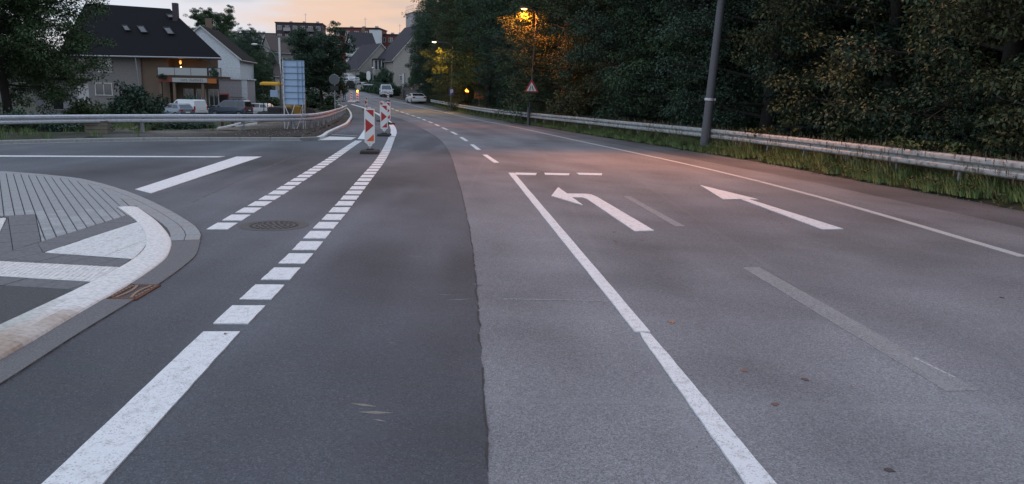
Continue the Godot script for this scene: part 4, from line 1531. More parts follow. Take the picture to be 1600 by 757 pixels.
func barrier_board(label: String, at: Vector3, turn: float, plan: int, lit_tint := false, lamp := false) -> Node3D:
	var o := thing("barrier_board", label, "traffic barrier", at, turn, "red and white barrier boards of the roadworks")
	var s := S.new()
	s.cbox(Vector3(0, 0.05, 0), Vector3(0.5, 0.1, 0.8), 0.03)
	s.cbox(Vector3(0, 0.115, 0), Vector3(0.2, 0.05, 0.3), 0.02)
	part("foot", s, M.rubber, o)
	s = S.new()
	s.box(Vector3(0, 0.2, -0.012), Vector3(0.055, 0.2, 0.04))
	part("stem", s, M.galv, o)
	var w := 0.29
	flat_poly(o, "frame", [[-w / 2, 0.31], [-0.07, 0.255], [-0.045, 0.20], [0.045, 0.20], [0.07, 0.255], [w / 2, 0.31], [w / 2, 1.235], [w / 2 - 0.02, 1.255], [-w / 2 + 0.02, 1.255], [-w / 2, 1.235]], -0.014, 0.012, M.sign_white)
	flat_poly(o, "face", [[-w / 2 + 0.02, 0.335], [w / 2 - 0.02, 0.335], [w / 2 - 0.02, 1.23], [-w / 2 + 0.02, 1.23]], 0.012, 0.018, M.sign_white)
	red_mesh(o, w - 0.03, 0.345, 0.875, plan, lit_tint)
	s = S.new()
	s.bar(Vector3(0, 0.262, 0.01), Vector3(0, 0.262, 0.026), 0.014, 10)
	part("bolt", s, M.galv, o)
	s = S.new()
	s.bar(Vector3(-0.025, 1.25, 0), Vector3(-0.025, 1.30, 0), 0.02, 8)
	s.bar(Vector3(0.025, 1.25, 0), Vector3(0.025, 1.30, 0), 0.02, 8)
	part("grip", s, M.sign_white, o)
	if lamp:
		s = S.new()
		s.wheel(Vector3(0, 1.43, 0), 0.11, -0.05, 0.05, 18)
		part("warning_lamp", s, M.lit_amber, o)
		var l := OmniLight3D.new()
		l.name = "warning_light"
		o.add_child(l)
		l.position = Vector3(0, 1.45, 0.2)
		l.light_energy = 0.7
		l.light_color = Color(1.0, 0.5, 0.1)
		l.omni_range = 20.0
		l.omni_attenuation = 2.0
		l.light_size = 0.1
		l.shadow_enabled = true
	return o

func build_barriers() -> void:
	barrier_board("nearest barrier board, with its lowest red triangle painted orange as if lit, and black rubber foot", Vector3(-4.09, 0.004, -22.75), 0.10, 0, true)
	barrier_board("second barrier board inside the curve of the white cycle line", Vector3(-5.27, 0.004, -32.6), 0.05, 0)
	barrier_board("barrier board with dark stripes, half hidden behind the second board", Vector3(-7.1, 0.004, -45.3), -0.25, 0)
	barrier_board("pale barrier board just left behind the second board", Vector3(-8.2, 0.004, -50.0), 0.5, 1)
	barrier_board("lone barrier board behind the nearest one, on the cycle lane", Vector3(-14.5, ry(-79.0), -79.0), -0.3, 0)
	barrier_board("striped barrier board in front of the white delivery van", Vector3(-16.9, ry(-108.0), -108.0), 0.0, 1)
	barrier_board("barrier board carrying a glowing amber warning lamp", Vector3(-20.0, ry(-103.0), -103.0), 0.0, 1, false, true)
	barrier_board("barrier board between the walker and the board with the amber lamp", Vector3(-21.0, ry(-104.0), -104.0), -0.2, 1)
	barrier_board("leftmost barrier board, beside the trunk of the round tree", Vector3(-24.9, ry(-107.0), -107.0), 0.1, 1)
	barrier_board("brown barrier board seen edge-on left of the walker", Vector3(-22.35, ry(-104.5), -104.5), 1.35, 1)
	# low white footboards that link the far boards
	for q in [[Vector3(-20.6, 0, -103.3), 1.5, "white plastic footboard under the amber-lamp barrier"], [Vector3(-23.9, 0, -106.0), 1.7, "white plastic footboard beside the leftmost barrier"]]:
		var o := thing("footboard", q[2], "barrier foot", Vector3(q[0].x, ry(q[0].z), q[0].z), 0.05)
		var s := S.new()
		s.cbox(Vector3(0, 0.1, 0), Vector3(q[1], 0.18, 0.25), 0.05)
		part("board", s, M.sign_white, o)

# ---------------------------------------------------------------- houses
func window(o: Node3D, at: Vector3, B: Basis, w: float, h: float, kind := 0, called := "window") -> void:
	# frame of four bars round a pane, standing proud of the wall; local z points outward
	var s := S.new()
	s.t = Transform3D(B, at)
	var f := 0.07 if w < 2.0 else 0.09
	s.box(Vector3(0, h / 2, 0.03), Vector3(w, f, 0.08))
	s.box(Vector3(0, -h / 2, 0.04), Vector3(w + 0.1, f, 0.14))
	s.box(Vector3(-w / 2 + f / 2, 0, 0.03), Vector3(f, h - f, 0.08))
	s.box(Vector3(w / 2 - f / 2, 0, 0.03), Vector3(f, h - f, 0.08))
	if w > 0.9 and called == "window":
		s.box(Vector3(0, 0, 0.025), Vector3(f * 0.8, h - f, 0.06))
	var win := part(called, s, M.dark_metal if called == "roof_window" else M.frame, o)
	s = S.new()
	s.t = Transform3D(B, at)
	s.box(Vector3(0, 0, 0.012), Vector3(w - f, h - f, 0.01))
	part("pane", s, [M.pane, M.lit_room, M.pane_sky][mini(kind, 2)] if kind < 3 else M.pane, win)
	if kind == 3:
		s = S.new()
		s.t = Transform3D(B, at)
		s.box(Vector3(0, h * 0.2, 0.022), Vector3(w - f, h * 0.55, 0.012))
		part("roller_shutter", s, M.frame, win)

func slope_slab(o: Node3D, a: Vector3, b: Vector3, c: Vector3, d: Vector3, th: float, m: Material, called := "roof") -> MeshInstance3D:
	# a roof plane with thickness: a, b along the eave, c, d along the ridge
	var s := S.new()
	var nn := (b - a).cross(c - a).normalized()
	if nn.y < 0.0:
		nn = -nn
		var e := a
		a = b
		b = e
		e = c
		c = d
		d = e
	var u := nn * th
	s.quad(a + u, b + u, c + u, d + u)
	s.quad(b, a, d, c)
	for q in [[a, b], [b, c], [c, d], [d, a]]:
		s.quad(q[0], q[1], q[1] + u, q[0] + u)
	return part(called, s, m, o)

# ridge along local x; faces f (+z), b (-z), r (+x), l (-x)
func gable_house(label: String, at: Vector3, turn: float, w: float, dp: float, eave: float, ridge: float, wall: Material, roof: Material, over: float, wins: Array, chimney := Vector2.ZERO, called := "gabled_house") -> Node3D:
	var o := thing(called, label, "house", at, turn)
	var s := S.new()
	s.t = Transform3D(Basis(Vector3.UP, PI / 2.0), Vector3.ZERO)
	var h := w / 2.0
	s.side(PackedVector2Array([Vector2(-dp / 2, -3.0), Vector2(dp / 2, -3.0), Vector2(dp / 2, eave), Vector2(0, ridge), Vector2(-dp / 2, eave)]), func(_p): return h)
	part("wall", s, wall, o)
	var k := (ridge - eave) / (dp / 2)
	var ez := dp / 2 + over
	var ey := eave - over * k + 0.02
	var rx := h + over * 0.8
	slope_slab(o, Vector3(-rx, ey, ez), Vector3(rx, ey, ez), Vector3(rx, ridge + 0.02, 0), Vector3(-rx, ridge + 0.02, 0), 0.2, roof)
	slope_slab(o, Vector3(rx, ey, -ez), Vector3(-rx, ey, -ez), Vector3(-rx, ridge + 0.02, 0), Vector3(rx, ridge + 0.02, 0), 0.2, roof)
	s = S.new()
	s.bar(Vector3(-rx, ey + 0.05, ez + 0.06), Vector3(rx, ey + 0.05, ez + 0.06), 0.08, 8)
	s.bar(Vector3(-rx, ey + 0.05, -ez - 0.06), Vector3(rx, ey + 0.05, -ez - 0.06), 0.08, 8)
	part("gutter", s, M.galv, o)
	for x in [-rx, rx]:
		s = S.new()
		for z in [-1.0, 1.0]:
			s.quad(Vector3(x, ey - 0.02, ez * z), Vector3(x, ridge, 0), Vector3(x + signf(x) * 0.04, ridge + 0.24, 0), Vector3(x + signf(x) * 0.04, ey + 0.2, ez * z))
		part("barge_board", s, M.frame, o)
	if chimney != Vector2.ZERO:
		s = S.new()
		s.cbox(Vector3(chimney.x, ridge + 0.4, chimney.y), Vector3(0.7, 2.4, 0.7), 0.04)
		part("chimney", s, M.wall_brick, o)
	for q in wins:
		var kind: int = q[5] if q.size() > 5 else 0
		match q[0]:
			"f":
				window(o, Vector3(q[1], q[2], dp / 2), Basis.IDENTITY, q[3], q[4], kind)
			"b":
				window(o, Vector3(q[1], q[2], -dp / 2), Basis(Vector3.UP, PI), q[3], q[4], kind)
			"r":
				window(o, Vector3(h, q[2], q[1]), Basis(Vector3.UP, PI / 2), q[3], q[4], kind)
			"l":
				window(o, Vector3(-h, q[2], q[1]), Basis(Vector3.UP, -PI / 2), q[3], q[4], kind)
			"s":
				# roof window on the +z slope: x, share of the way up
				var u: float = q[2]
				var p := Vector3(q[1], lerpf(ey, ridge, u), lerpf(ez, 0, u))
				var n := Vector3(0, ez, ridge - ey).normalized()
				window(o, p + n * 0.2, Basis(Vector3.RIGHT, n.cross(Vector3.RIGHT), n), q[3], q[4], 2, "roof_window")
			"t":
				var u: float = q[2]
				var p := Vector3(q[1], lerpf(ey, ridge, u), -lerpf(ez, 0, u))
				var n := Vector3(0, ez, -(ridge - ey)).normalized()
				window(o, p + n * 0.2, Basis(Vector3.RIGHT, n.cross(Vector3.RIGHT), n), q[3], q[4], 2, "roof_window")
	return o

func block(label: String, at: Vector3, turn: float, w: float, dp: float, h: float, wall: Material, nx: int, ny: int, balconies: bool, called := "apartment_block") -> Node3D:
	var o := thing(called, label, "apartment building", at, turn)
	var s := S.new()
	s.box(Vector3(0, h / 2 - 2.0, 0), Vector3(w, h + 4.0, dp))
	part("wall", s, wall, o)
	s = S.new()
	s.box(Vector3(0, h + 0.16, 0), Vector3(w + 0.5, 0.32, dp + 0.5))
	part("roof", s, M.roof_grey, o)
	for k in 3:
		s = S.new()
		s.box(Vector3((k - 1) * w * 0.3 + 1.2, h + 0.75, -1.0 + k), Vector3(1.0, 0.9, 1.2))
		part("roof_vent", s, M.galv, o)
	s = S.new()
	s.bar(Vector3(w * 0.1, h + 0.3, 0), Vector3(w * 0.1, h + 4.2, 0), 0.06)
	s.bar(Vector3(w * 0.1 - 0.6, h + 3.6, 0), Vector3(w * 0.1 + 0.6, h + 3.6, 0), 0.04)
	part("aerial", s, M.galv, o)
	for j in ny:
		for k in nx:
			var x := (k + 0.5) / nx * w - w / 2
			var y := h - 1.7 - j * 3.0
			if balconies and k % 3 == 1:
				s = S.new()
				s.box(Vector3(x, y - 1.1, dp / 2 + 0.7), Vector3(w / nx * 0.9, 0.18, 1.4))
				s.box(Vector3(x, y - 0.55, dp / 2 + 1.36), Vector3(w / nx * 0.9, 1.0, 0.08))
				part("balcony", s, M.wall_pink if (j + k) % 2 else M.wall_grey, o)
			window(o, Vector3(x, y, dp / 2), Basis.IDENTITY, 1.5, 1.5, 2 if rng.randf() < 0.3 else 0)
	return o

func build_houses() -> void:
	# ---- the brown brick inn with hipped roof and balcony
	var o := thing("brick_house", "brown brick house with dark hipped roof, roof windows and a balcony over a shop sign", "house", Vector3(-37.0, -1.0, -89.5))
	var s := S.new()
	s.prism(PackedVector2Array([Vector2(-4.1, 0), Vector2(-1.1, 0), Vector2(-1.1, -5.0), Vector2(-4.1, -6.6)]), -2.4, 6.2)
	part("wall", s, M.wall_brick, o)
	s = S.new()
	s.prism(PackedVector2Array([Vector2(-1.1, -1.2), Vector2(3.9, -1.2), Vector2(3.7, -1.6), Vector2(-1.1, -4.6)]), -2.4, 6.2)
	part("wall", s, M.wall_brick, o, "set-back wall in the depth of the balcony")
	s = S.new()
	s.box(Vector3(-8.05, 1.9, -5.1), Vector3(7.9, 8.6, 10.6))
	part("wall", s, M.wall_grey, o, "grey plastered left part of the house")
	s = S.new()
	s.t = Transform3D(Basis(Vector3.UP, PI / 2.0), Vector3(-11.95, 0, -5.0))
	s.side(PackedVector2Array([Vector2(-6.0, 6.1), Vector2(6.0, 6.1), Vector2(0, 12.0)]), func(_p): return 0.1)
	part("gable", s, M.wall_grey, o)
	var e0 := Vector3(-12.4, 6.2, 1.3)
	var e1 := Vector3(5.2, 6.2, 1.3)
	var e2 := Vector3(-10.6, 6.2, -12.0)
	var e3 := Vector3(-12.4, 6.2, -12.0)
	var r0 := Vector3(-12.4, 12.2, -5.2)
	var r1 := Vector3(-2.75, 11.75, -5.2)
	var rf := slope_slab(o, e0, e1, r1, r0, 0.22, M.roof_dark)
	slope_slab(o, e2, e3, r0, r1, 0.22, M.roof_dark)
	s = S.new()
	s.quad(e1, e2, r1, r1)
	part("gable", s, M.wall_grey, o)
	s = S.new()
	s.bar(Vector3(-12.4, 6.22, 1.42), Vector3(5.2, 6.22, 1.42), 0.09, 8)
	s.bar(Vector3(-4.1, 6.2, 1.3), Vector3(-4.12, -0.5, 0.1), 0.06, 8)
	part("gutter", s, M.galv, o)
	s = S.new()
	for k in 9:
		s.box(Vector3(2.6 + k * 0.3, 6.1, 1.2), Vector3(0.1, 0.16, 0.7))
	part("rafter_ends", s, M.dark_metal, o)
	s = S.new()
	s.cbox(Vector3(-1.5, 11.1, -3.6), Vector3(0.55, 2.6, 0.6), 0.03)
	part("chimney", s, M.wall_dark, rf)
	var nn := (e1 - e0).cross(r0 - e0).normalized()
	# the roof windows stand askew like the verge of this roof
	var RB := Basis(Vector3.RIGHT, ((r1 - e1) * Vector3(0.8, 1, 1)).normalized(), nn)
	for q in [[-4.55, 0.50, 0.75, 1.5], [-1.55, 0.48, 0.75, 1.5], [-6.4, 0.52, 0.6, 1.2], [-2.1, 0.78, 0.7, 0.8]]:
		var u: float = q[1]
		window(rf, Vector3(q[0], lerpf(6.2, 12.1, u), lerpf(1.3, -5.2, u)) + nn * 0.23, RB, q[2], q[3], 2, "roof_window")
	window(o, Vector3(-8.0, 5.3, 0.2), Basis.IDENTITY, 1.5, 1.5, 3)
	window(o, Vector3(-8.3, 2.7, 0.2), Basis.IDENTITY, 1.9, 1.3, 0)
	window(o, Vector3(-10.6, 5.6, 0.2), Basis.IDENTITY, 0.9, 1.6, 0)
	s = S.new()
	s.box(Vector3(1.85, 4.15, 0.6), Vector3(7.1, 0.24, 2.6))
	part("balcony_floor", s, M.wood_dark, o)
	for k in 4:
		s = S.new()
		var w: float = [1.75, 1.72, 1.72, 1.25][k]
		s.box(Vector3([-0.62, 1.17, 2.94, 4.62][k], 4.72, 1.86), Vector3(w, 0.78, 0.06))
		part("balcony_panel", s, M.panel_grey, o)
	s = S.new()
	for x in [-1.55, 0.28, 2.06, 3.85, 5.3]:
		s.bar(Vector3(x, 4.2, 1.86), Vector3(x, 5.15, 1.86), 0.04)
	s.bar(Vector3(-1.6, 5.14, 1.86), Vector3(5.3, 5.14, 1.86), 0.04)
	s.bar(Vector3(3.85, 4.2, 1.5), Vector3(3.85, 6.2, 1.3), 0.07)
	part("balcony_rail", s, M.dark_metal, o)
	s = S.new()
	s.box(Vector3(-0.75, 3.82, 1.92), Vector3(1.5, 0.46, 0.06))
	part("sign_board", s, M.sign_dull_red, o, "red left end of the shop sign")
	s = S.new()
	s.box(Vector3(1.9, 3.82, 1.93), Vector3(3.75, 0.46, 0.06))
	var sg := part("sign_board", s, M.panel_grey, o, "white shop sign with blurred dark lettering")
	s = S.new()
	s.box(Vector3(4.3, 3.78, 1.92), Vector3(1.0, 0.5, 0.06))
	part("sign_board", s, M.detour, o, "orange right end of the shop sign")
	s = S.new()
	var lx := 1.0
	for k in 13:
		if k != 4:
			s.box(Vector3(lx, 3.82, 1.965), Vector3(0.09, 0.22 + 0.05 * (k % 2), 0.012))
			s.box(Vector3(lx + 0.06, 3.82 + 0.08 * (k % 3 - 1), 1.965), Vector3(0.09, 0.05, 0.012))
		lx += 0.19
	part("lettering", s, M.letter_grey, sg)
	for x in [-1.4, 0.1, 3.2]:
		s = S.new()
		s.box(Vector3(x, 1.8, 1.6), Vector3(0.28, 4.5, 0.28))
		part("pillar", s, M.wall_brick, o)
	for k in 3:
		window(o, Vector3(0.5 + k * 1.4, 2.0, -1.15), Basis.IDENTITY, 1.1, 1.8, 0)
	for q in [[0.55, 5.75, "upper"], [0.57, 5.05, "lower"]]:
		s = S.new()
		s.ball(Vector3(q[0], q[1], 0.8), Vector3(0.13, 0.22, 0.13))
		part("balcony_light", s, M.lit_warm if q[2] == "lower" else M.lit_shade, o)
	var l := OmniLight3D.new()
	l.name = "balcony_glow"
	o.add_child(l)
	l.position = Vector3(0.57, 5.4, 1.05)
	l.light_energy = 0.35
	l.light_color = Color(1.0, 0.6, 0.28)
	l.omni_range = 20.0
	l.omni_attenuation = 2.0
	l.light_size = 0.12
	l.shadow_enabled = true
	# ---- white gabled house and the rest, front to back
	gable_house("white gabled house with dark roof right behind the brick house", Vector3(-41.9, -1.0, -112.2), -PI / 2 + 0.10, 8.4, 9.6, 7.0, 11.0, M.wall_white, M.roof_dark, 0.35, [["f", -1.4, 5.4, 0.7, 1.5], ["f", 0.4, 5.4, 0.6, 1.5], ["f", 2.2, 5.2, 0.7, 1.4], ["s", -1.2, 0.5, 0.8, 1.5], ["s", 1.6, 0.45, 0.8, 1.3]], Vector2(-2.0, 0.6))
	o = thing("white_annex", "low flat-roofed white annex behind the parked blue van", "outbuilding", Vector3(-36.7, -1.0, -103.6), 0.05)
	s = S.new()
	s.box(Vector3(0, 1.9, -1.0), Vector3(5.4, 4.6, 3.6))
	part("wall", s, M.wall_pink, o)
	s = S.new()
	s.box(Vector3(0, 4.28, -1.0), Vector3(5.7, 0.16, 3.9))
	part("roof", s, M.wall_white, o)
	s = S.new()
	s.box(Vector3(2.35, 1.9, 0.83), Vector3(0.7, 4.6, 0.06))
	part("corner_strip", s, M.wall_white, o)
	o = thing("white_outbuilding", "small white building half hidden by the big left tree", "outbuilding", Vector3(-31.3, -0.9, -56.0), 0.25)
	s = S.new()
	s.box(Vector3(0, 1.0, 0), Vector3(2.6, 4.2, 3.0))
	part("wall", s, M.wall_white, o)
	s = S.new()
	s.box(Vector3(0, 3.2, 0), Vector3(3.0, 0.2, 3.4))
	part("roof", s, M.roof_dark, o)
	window(o, Vector3(0.1, 1.9, 1.5), Basis.IDENTITY, 0.75, 1.5, 0)
	gable_house("grey house with brown roof between the dark fir trees and the round tree", Vector3(-45.2, 2.4, -162.0), 0.62, 8.6, 7.0, 7.0, 10.1, M.wall_grey, M.roof_brown, 0.3, [["f", 0.4, 5.6, 1.3, 1.5], ["f", 2.6, 5.6, 1.2, 1.5], ["f", 0.2, 2.6, 1.4, 1.5, 1], ["f", 2.6, 2.6, 1.4, 1.5, 1], ["l", 0.8, 6.6, 1.0, 1.2, 3], ["l", -1.2, 4.0, 1.0, 1.2]], Vector2(2.2, 0.5))
	gable_house("pale gabled house with long left roof slope behind the parked cars", Vector3(-32.2, 3.6, -183.0), -PI / 2 + 0.62, 9.0, 10.4, 3.6, 9.0, M.wall_beige, M.roof_grey, 0.4, [["r", 1.6, 4.9, 1.5, 1.9], ["r", 1.6, 1.8, 1.5, 1.8], ["t", 2.6, 0.55, 0.9, 1.8]], Vector2.ZERO)
	gable_house("tall beige gabled house with grey-violet roof behind the far hedge", Vector3(-21.9, 2.6, -177.0), -PI / 2 + 0.5, 10.0, 13.4, 6.4, 13.6, M.wall_beige, M.roof_grey, 0.5, [["r", 5.0, 2.6, 0.9, 1.0], ["t", 3.2, 0.35, 0.9, 1.9], ["t", 1.0, 0.4, 0.9, 1.9]], Vector2.ZERO)
	o = thing("glazed_bay", "dark glazed bay between the two pale gables", "house extension", Vector3(-28.9, 2.6, -173.5), 0.3)
	s = S.new()
	s.box(Vector3(0, 3.0, -1.0), Vector3(2.3, 6.8, 2.5))
	part("wall", s, M.wall_beige, o)
	s = S.new()
	s.box(Vector3(0, 6.5, -0.9), Vector3(2.8, 0.25, 3.0))
	part("roof", s, M.roof_grey, o)
	for k in 3:
		window(o, Vector3(-0.72 + k * 0.72, 5.3, 0.26), Basis.IDENTITY, 0.68, 2.0, 2 if k == 1 else 0)
	gable_house("white house with steep dark roof seen between the red block and the pale gables", Vector3(-40.6, 6.0, -214.0), 0.5, 5.6, 7.0, 8.0, 11.4, M.wall_white, M.roof_grey, 0.5, [["f", -1.2, 6.2, 2.2, 1.8], ["f", 1.4, 6.0, 1.0, 1.4], ["f", 1.4, 3.0, 1.2, 1.4]], Vector2(1.0, -0.5))
	gable_house("cream house wall glimpsed behind the crown of the round tree", Vector3(-33.6, 0.0, -128.0), 0.2, 7.5, 7.0, 4.2, 6.6, M.wall_cream, M.roof_brown, 0.3, [["f", 1.5, 2.4, 1.2, 1.2], ["f", -1.6, 2.4, 1.2, 1.2]], Vector2.ZERO)
	block("dark flat-roofed apartment block with pale balconies on the skyline", Vector3(-79.5, 8.0, -304.0), 0.12, 16.5, 12.0, 18.6, M.wall_dark, 6, 5, true)
	block("red-brick flat-roofed block behind the round tree", Vector3(-54.0, 9.0, -286.0), -0.06, 15.5, 12.0, 14.8, M.wall_red, 5, 4, false)
	block("lower red-brick wing right of the pale stair tower", Vector3(-42.0, 9.0, -290.0), -0.06, 10.0, 10.0, 13.2, M.wall_red, 4, 3, false)
	o = thing("stair_tower", "pale stair tower on the end of the red block", "tower", Vector3(-47.7, 9.0, -279.0), -0.06)
	s = S.new()
	s.box(Vector3(0, 6.0, 0), Vector3(3.6, 16.6, 3.0))
	part("wall", s, M.wall_white, o)
	s = S.new()
	s.box(Vector3(0, 14.4, 0), Vector3(3.9, 0.2, 3.3))
	part("roof", s, M.roof_grey, o)
	# low long blocks on the ridge, left
	block("long pale block on the skyline left of the dark block", Vector3(-96.0, 10.0, -330.0), 0.1, 22.0, 10.0, 14.6, M.wall_grey, 8, 3, false)
	block("flat blue-grey block on the skyline above the white house", Vector3(-103.0, 9.0, -300.0), 0.1, 14.0, 10.0, 13.4, M.wall_pink, 5, 3, false)
	# concrete tower behind the right-hand trees
	o = thing("concrete_tower", "grey concrete tower with roof railing above the right-hand trees", "tower", Vector3(-30.2, 8.0, -265.0), 0.42)
	s = S.new()
	s.box(Vector3(0, 8.0, 0), Vector3(8.5, 22.6, 8.5))
	part("wall", s, M.wall_pink, o)
	s = S.new()
	s.box(Vector3(0, 19.45, 0), Vector3(8.8, 0.3, 8.8))
	part("roof_slab", s, M.wall_grey, o)
	for k in 4:
		window(o, Vector3(-1.6, 16.8 - 3.2 * k, 4.25), Basis.IDENTITY, 1.5, 1.6, 2 if k % 2 else 0)
		window(o, Vector3(1.8, 16.8 - 3.2 * k, 4.25), Basis.IDENTITY, 1.5, 1.6, 0)
		window(o, Vector3(-4.25, 16.8 - 3.2 * k, 1.2), Basis(Vector3.UP, -PI / 2), 1.5, 1.6, 0)
	s = S.new()
	for k in 9:
		var u := -4.2 + k * 1.05
		s.bar(Vector3(u, 19.6, 4.2), Vector3(u, 21.7, 4.2), 0.03)
		s.bar(Vector3(-4.2, 19.6, u), Vector3(-4.2, 21.7, u), 0.03)
	for y in [20.6, 21.7]:
		s.bar(Vector3(-4.2, y, 4.2), Vector3(4.2, y, 4.2), 0.04)
		s.bar(Vector3(-4.2, y, 4.2), Vector3(-4.2, y, -4.2), 0.04)
	part("roof_railing", s, M.galv, o)

# ---------------------------------------------------------------- the building yard on the left
func build_yard_things() -> void:
	# big sign seen from behind, on a lattice frame
	var o := thing("big_road_sign", "tall aluminium road sign seen from behind on a lattice frame at the rail corner", "road sign", Vector3(-9.72, -0.05, -35.6), 0.06)
	for k in 7:
		var s := S.new()
		s.box(Vector3(0.03, 1.20 + 0.275 * k + 0.13, 0.0), Vector3(0.92, 0.268, 0.025))
		part("panel_board", s, M.alu, o)
	for k in 8:
		var s := S.new()
		s.box(Vector3(0.03, 1.20 + 0.272 * k, 0.03), Vector3(0.92, 0.022, 0.035))
		part("stiffener", s, M.alu_rib, o)
	var s := S.new()
	for x in [-0.40, 0.2, 0.40]:
		s.box(Vector3(x, 2.12, 0.06), Vector3(0.02, 1.86, 0.03))
	part("stiffener", s, M.alu_rib, o)
	s = S.new()
	for q in [[-0.40, 0.10], [0.40, 0.10], [-0.52, -0.35], [0.40, -0.35]]:
		s.bar(Vector3(q[0], 0, q[1]), Vector3(q[0], 3.12 if q[0] < 0.3 else 1.3, q[1]), 0.018)
	for k in 8:
		var y := 1.2 + k * 0.25
		s.bar(Vector3(-0.52, y, -0.35), Vector3(-0.42, y + 0.25 * (k % 2), 0.08), 0.012)
		s.bar(Vector3(-0.52, y + 0.12, -0.35), Vector3(-0.42, y, 0.08), 0.012)
	s.bar(Vector3(-0.4, 1.2, 0.1), Vector3(0.12, 0.05, 0.35), 0.016)
	s.bar(Vector3(0.4, 0.85, 0.1), Vector3(0.12, 0.05, 0.35), 0.016)
	s.bar(Vector3(0.05, 1.2, 0.1), Vector3(-0.28, 0.0, 0.5), 0.016)
	s.bar(Vector3(0.4, 1.2, 0.1), Vector3(0.12, 0.6, -0.3), 0.016)
	for y in [0.05, 0.75]:
		s.bar(Vector3(-0.52, y, -0.35), Vector3(0.4, y, -0.35), 0.014)
		s.bar(Vector3(0.0, y * 0.6, 0.1), Vector3(0.4, y * 0.6, 0.1), 0.014)
	part("lattice_frame", s, M.zinc, o)
	# paver with yellow canopy
	o = thing("road_paver", "road paver with a long yellow canopy left of the sign panel", "construction machine", Vector3(-18.0, gy(-18.0, -60.0), -60.0), 0.05)
	var y0 := -o.position.y
	s = S.new()
	s.cbox(Vector3(0, 2.29 + y0, 0), Vector3(1.34, 0.2, 1.6), 0.07)
	s.cbox(Vector3(0, 2.40 + y0, 0), Vector3(1.1, 0.08, 1.3), 0.04)
	part("canopy", s, M.yellow, o)
	s = S.new()
	for q in [[-0.5, 0.5], [0.05, 0.5], [-0.5, -0.6], [0.55, -0.6]]:
		s.bar(Vector3(q[0], 0.5, q[1]), Vector3(q[0], 2.2 + y0, q[1]), 0.03)
	part("canopy_post", s, M.dark_metal, o)
	s = S.new()
	s.cbox(Vector3(0.35, 0.62 + y0 * 0.3, 0), Vector3(1.0, 0.5, 1.8), 0.08)
	part("engine_body", s, M.dark_metal, o)
	s = S.new()
	s.cbox(Vector3(0.32, 1.6 + y0, 0.65), Vector3(0.55, 0.5, 0.12), 0.03)
	part("control_box", s, M.alu, o)
	s = S.new()
	s.cbox(Vector3(0, 0.35, 0.75), Vector3(1.9, 0.5, 0.35), 0.12)
	s.cbox(Vector3(0, 0.35, -0.75), Vector3(1.9, 0.5, 0.35), 0.12)
	part("crawler_track", s, M.rubber, o)
	# small yellow loader behind the panel
	o = thing("mini_loader", "small yellow loader with open roll frame behind the sign panel", "construction machine", Vector3(-14.6, gy(-14.6, -55.0), -55.0), 0.1)
	y0 = -o.position.y
	s = S.new()
	for x in [-0.45, 0.32]:
		s.bar(Vector3(x, 0.6, -0.3), Vector3(x, 1.6 + y0, -0.3), 0.04)
		s.bar(Vector3(x, 0.6, 0.45), Vector3(x, 1.6 + y0, 0.45), 0.04)
		s.bar(Vector3(x, 1.6 + y0, -0.3), Vector3(x, 1.6 + y0, 0.45), 0.04)
	s.bar(Vector3(-0.45, 1.6 + y0, 0.45), Vector3(0.32, 1.6 + y0, 0.45), 0.045)
	part("roll_frame", s, M.yellow_dull, o)
	s = S.new()
	s.cbox(Vector3(-0.45, 0.5 + y0, 0), Vector3(1.2, 0.7, 0.9), 0.1)
	s.cbox(Vector3(0.45, 0.35 + y0, 0.1), Vector3(0.7, 0.5, 0.8), 0.1)
	part("body", s, M.yellow_dull, o)
	s = S.new()
	s.cbox(Vector3(0.1, 0.95 + y0, 0), Vector3(0.4, 0.7, 0.5), 0.06)
	part("seat", s, M.black, o)
	for x in [-0.75, 0.6]:
		for z in [-0.5, 0.5]:
			s = S.new()
			s.wheel(Vector3(x, 0.32, z), 0.34, -0.12, 0.12, 18)
			part("wheel", s, M.rubber, o)
	# pile of pale concrete slabs by the kerb
	o = thing("concrete_slabs", "leaning pale concrete slabs on the sand behind the left rail", "building material", Vector3(-11.7, gy(-11.7, -33.6) + 0.05, -33.6), 0.25)
	for q in [[Vector3(-0.25, 0.10, 0.0), 0.20], [Vector3(0.1, 0.20, -0.15), 0.26], [Vector3(0.5, 0.18, 0.1), 0.15]]:
		s = S.new()
		s.cbox(q[0], Vector3(0.85, 0.06, 0.5), 0.01, Basis(Vector3.BACK, q[1]))
		part("slab", s, M.white_slab, o)
	o = thing("wooden_crate", "weathered wooden crate in the weeds under the left end of the rail", "crate", Vector3(-15.35, gy(-15.35, -29.2) + 0.02, -29.6), 0.3)
	for k in 3:
		s = S.new()
		s.cbox(Vector3(0, 0.08 + k * 0.14, 0.3), Vector3(0.75, 0.12, 0.025), 0.004)
		part("plank", s, M.stone, o)
		s = S.new()
		s.cbox(Vector3(0.38, 0.08 + k * 0.14, 0), Vector3(0.025, 0.12, 0.6), 0.004)
		part("plank", s, M.stone, o)
	s = S.new()
	s.cbox(Vector3(-0.02, 0.44, 0), Vector3(0.85, 0.03, 0.7), 0.008, Basis(Vector3.BACK, 0.08))
	part("lid", s, M.stone, o)
	for k in 5:
		var p := Vector3(-14.1 + k * 0.42, 0, -36.2 - 0.15 * k)
		o = thing("fence_post", "%s of five dark wooden fence posts behind the left rail" % ["leftmost", "second from the left", "middle", "second from the right", "rightmost"][k], "fence post", Vector3(p.x, gy(p.x, p.z), p.z), 0.0, "wooden fence posts behind the left rail")
		s = S.new()
		s.tube([Vector3(0, -0.3, 0), Vector3(0.02, 0.5, 0)], [0.07, 0.06], 9)
		part("post", s, M.wood_dark, o)
		s = S.new()
		s.tube([Vector3(0.02, 0.5, 0), Vector3(0.02, 0.53, 0)], [0.065, 0.04], 9)
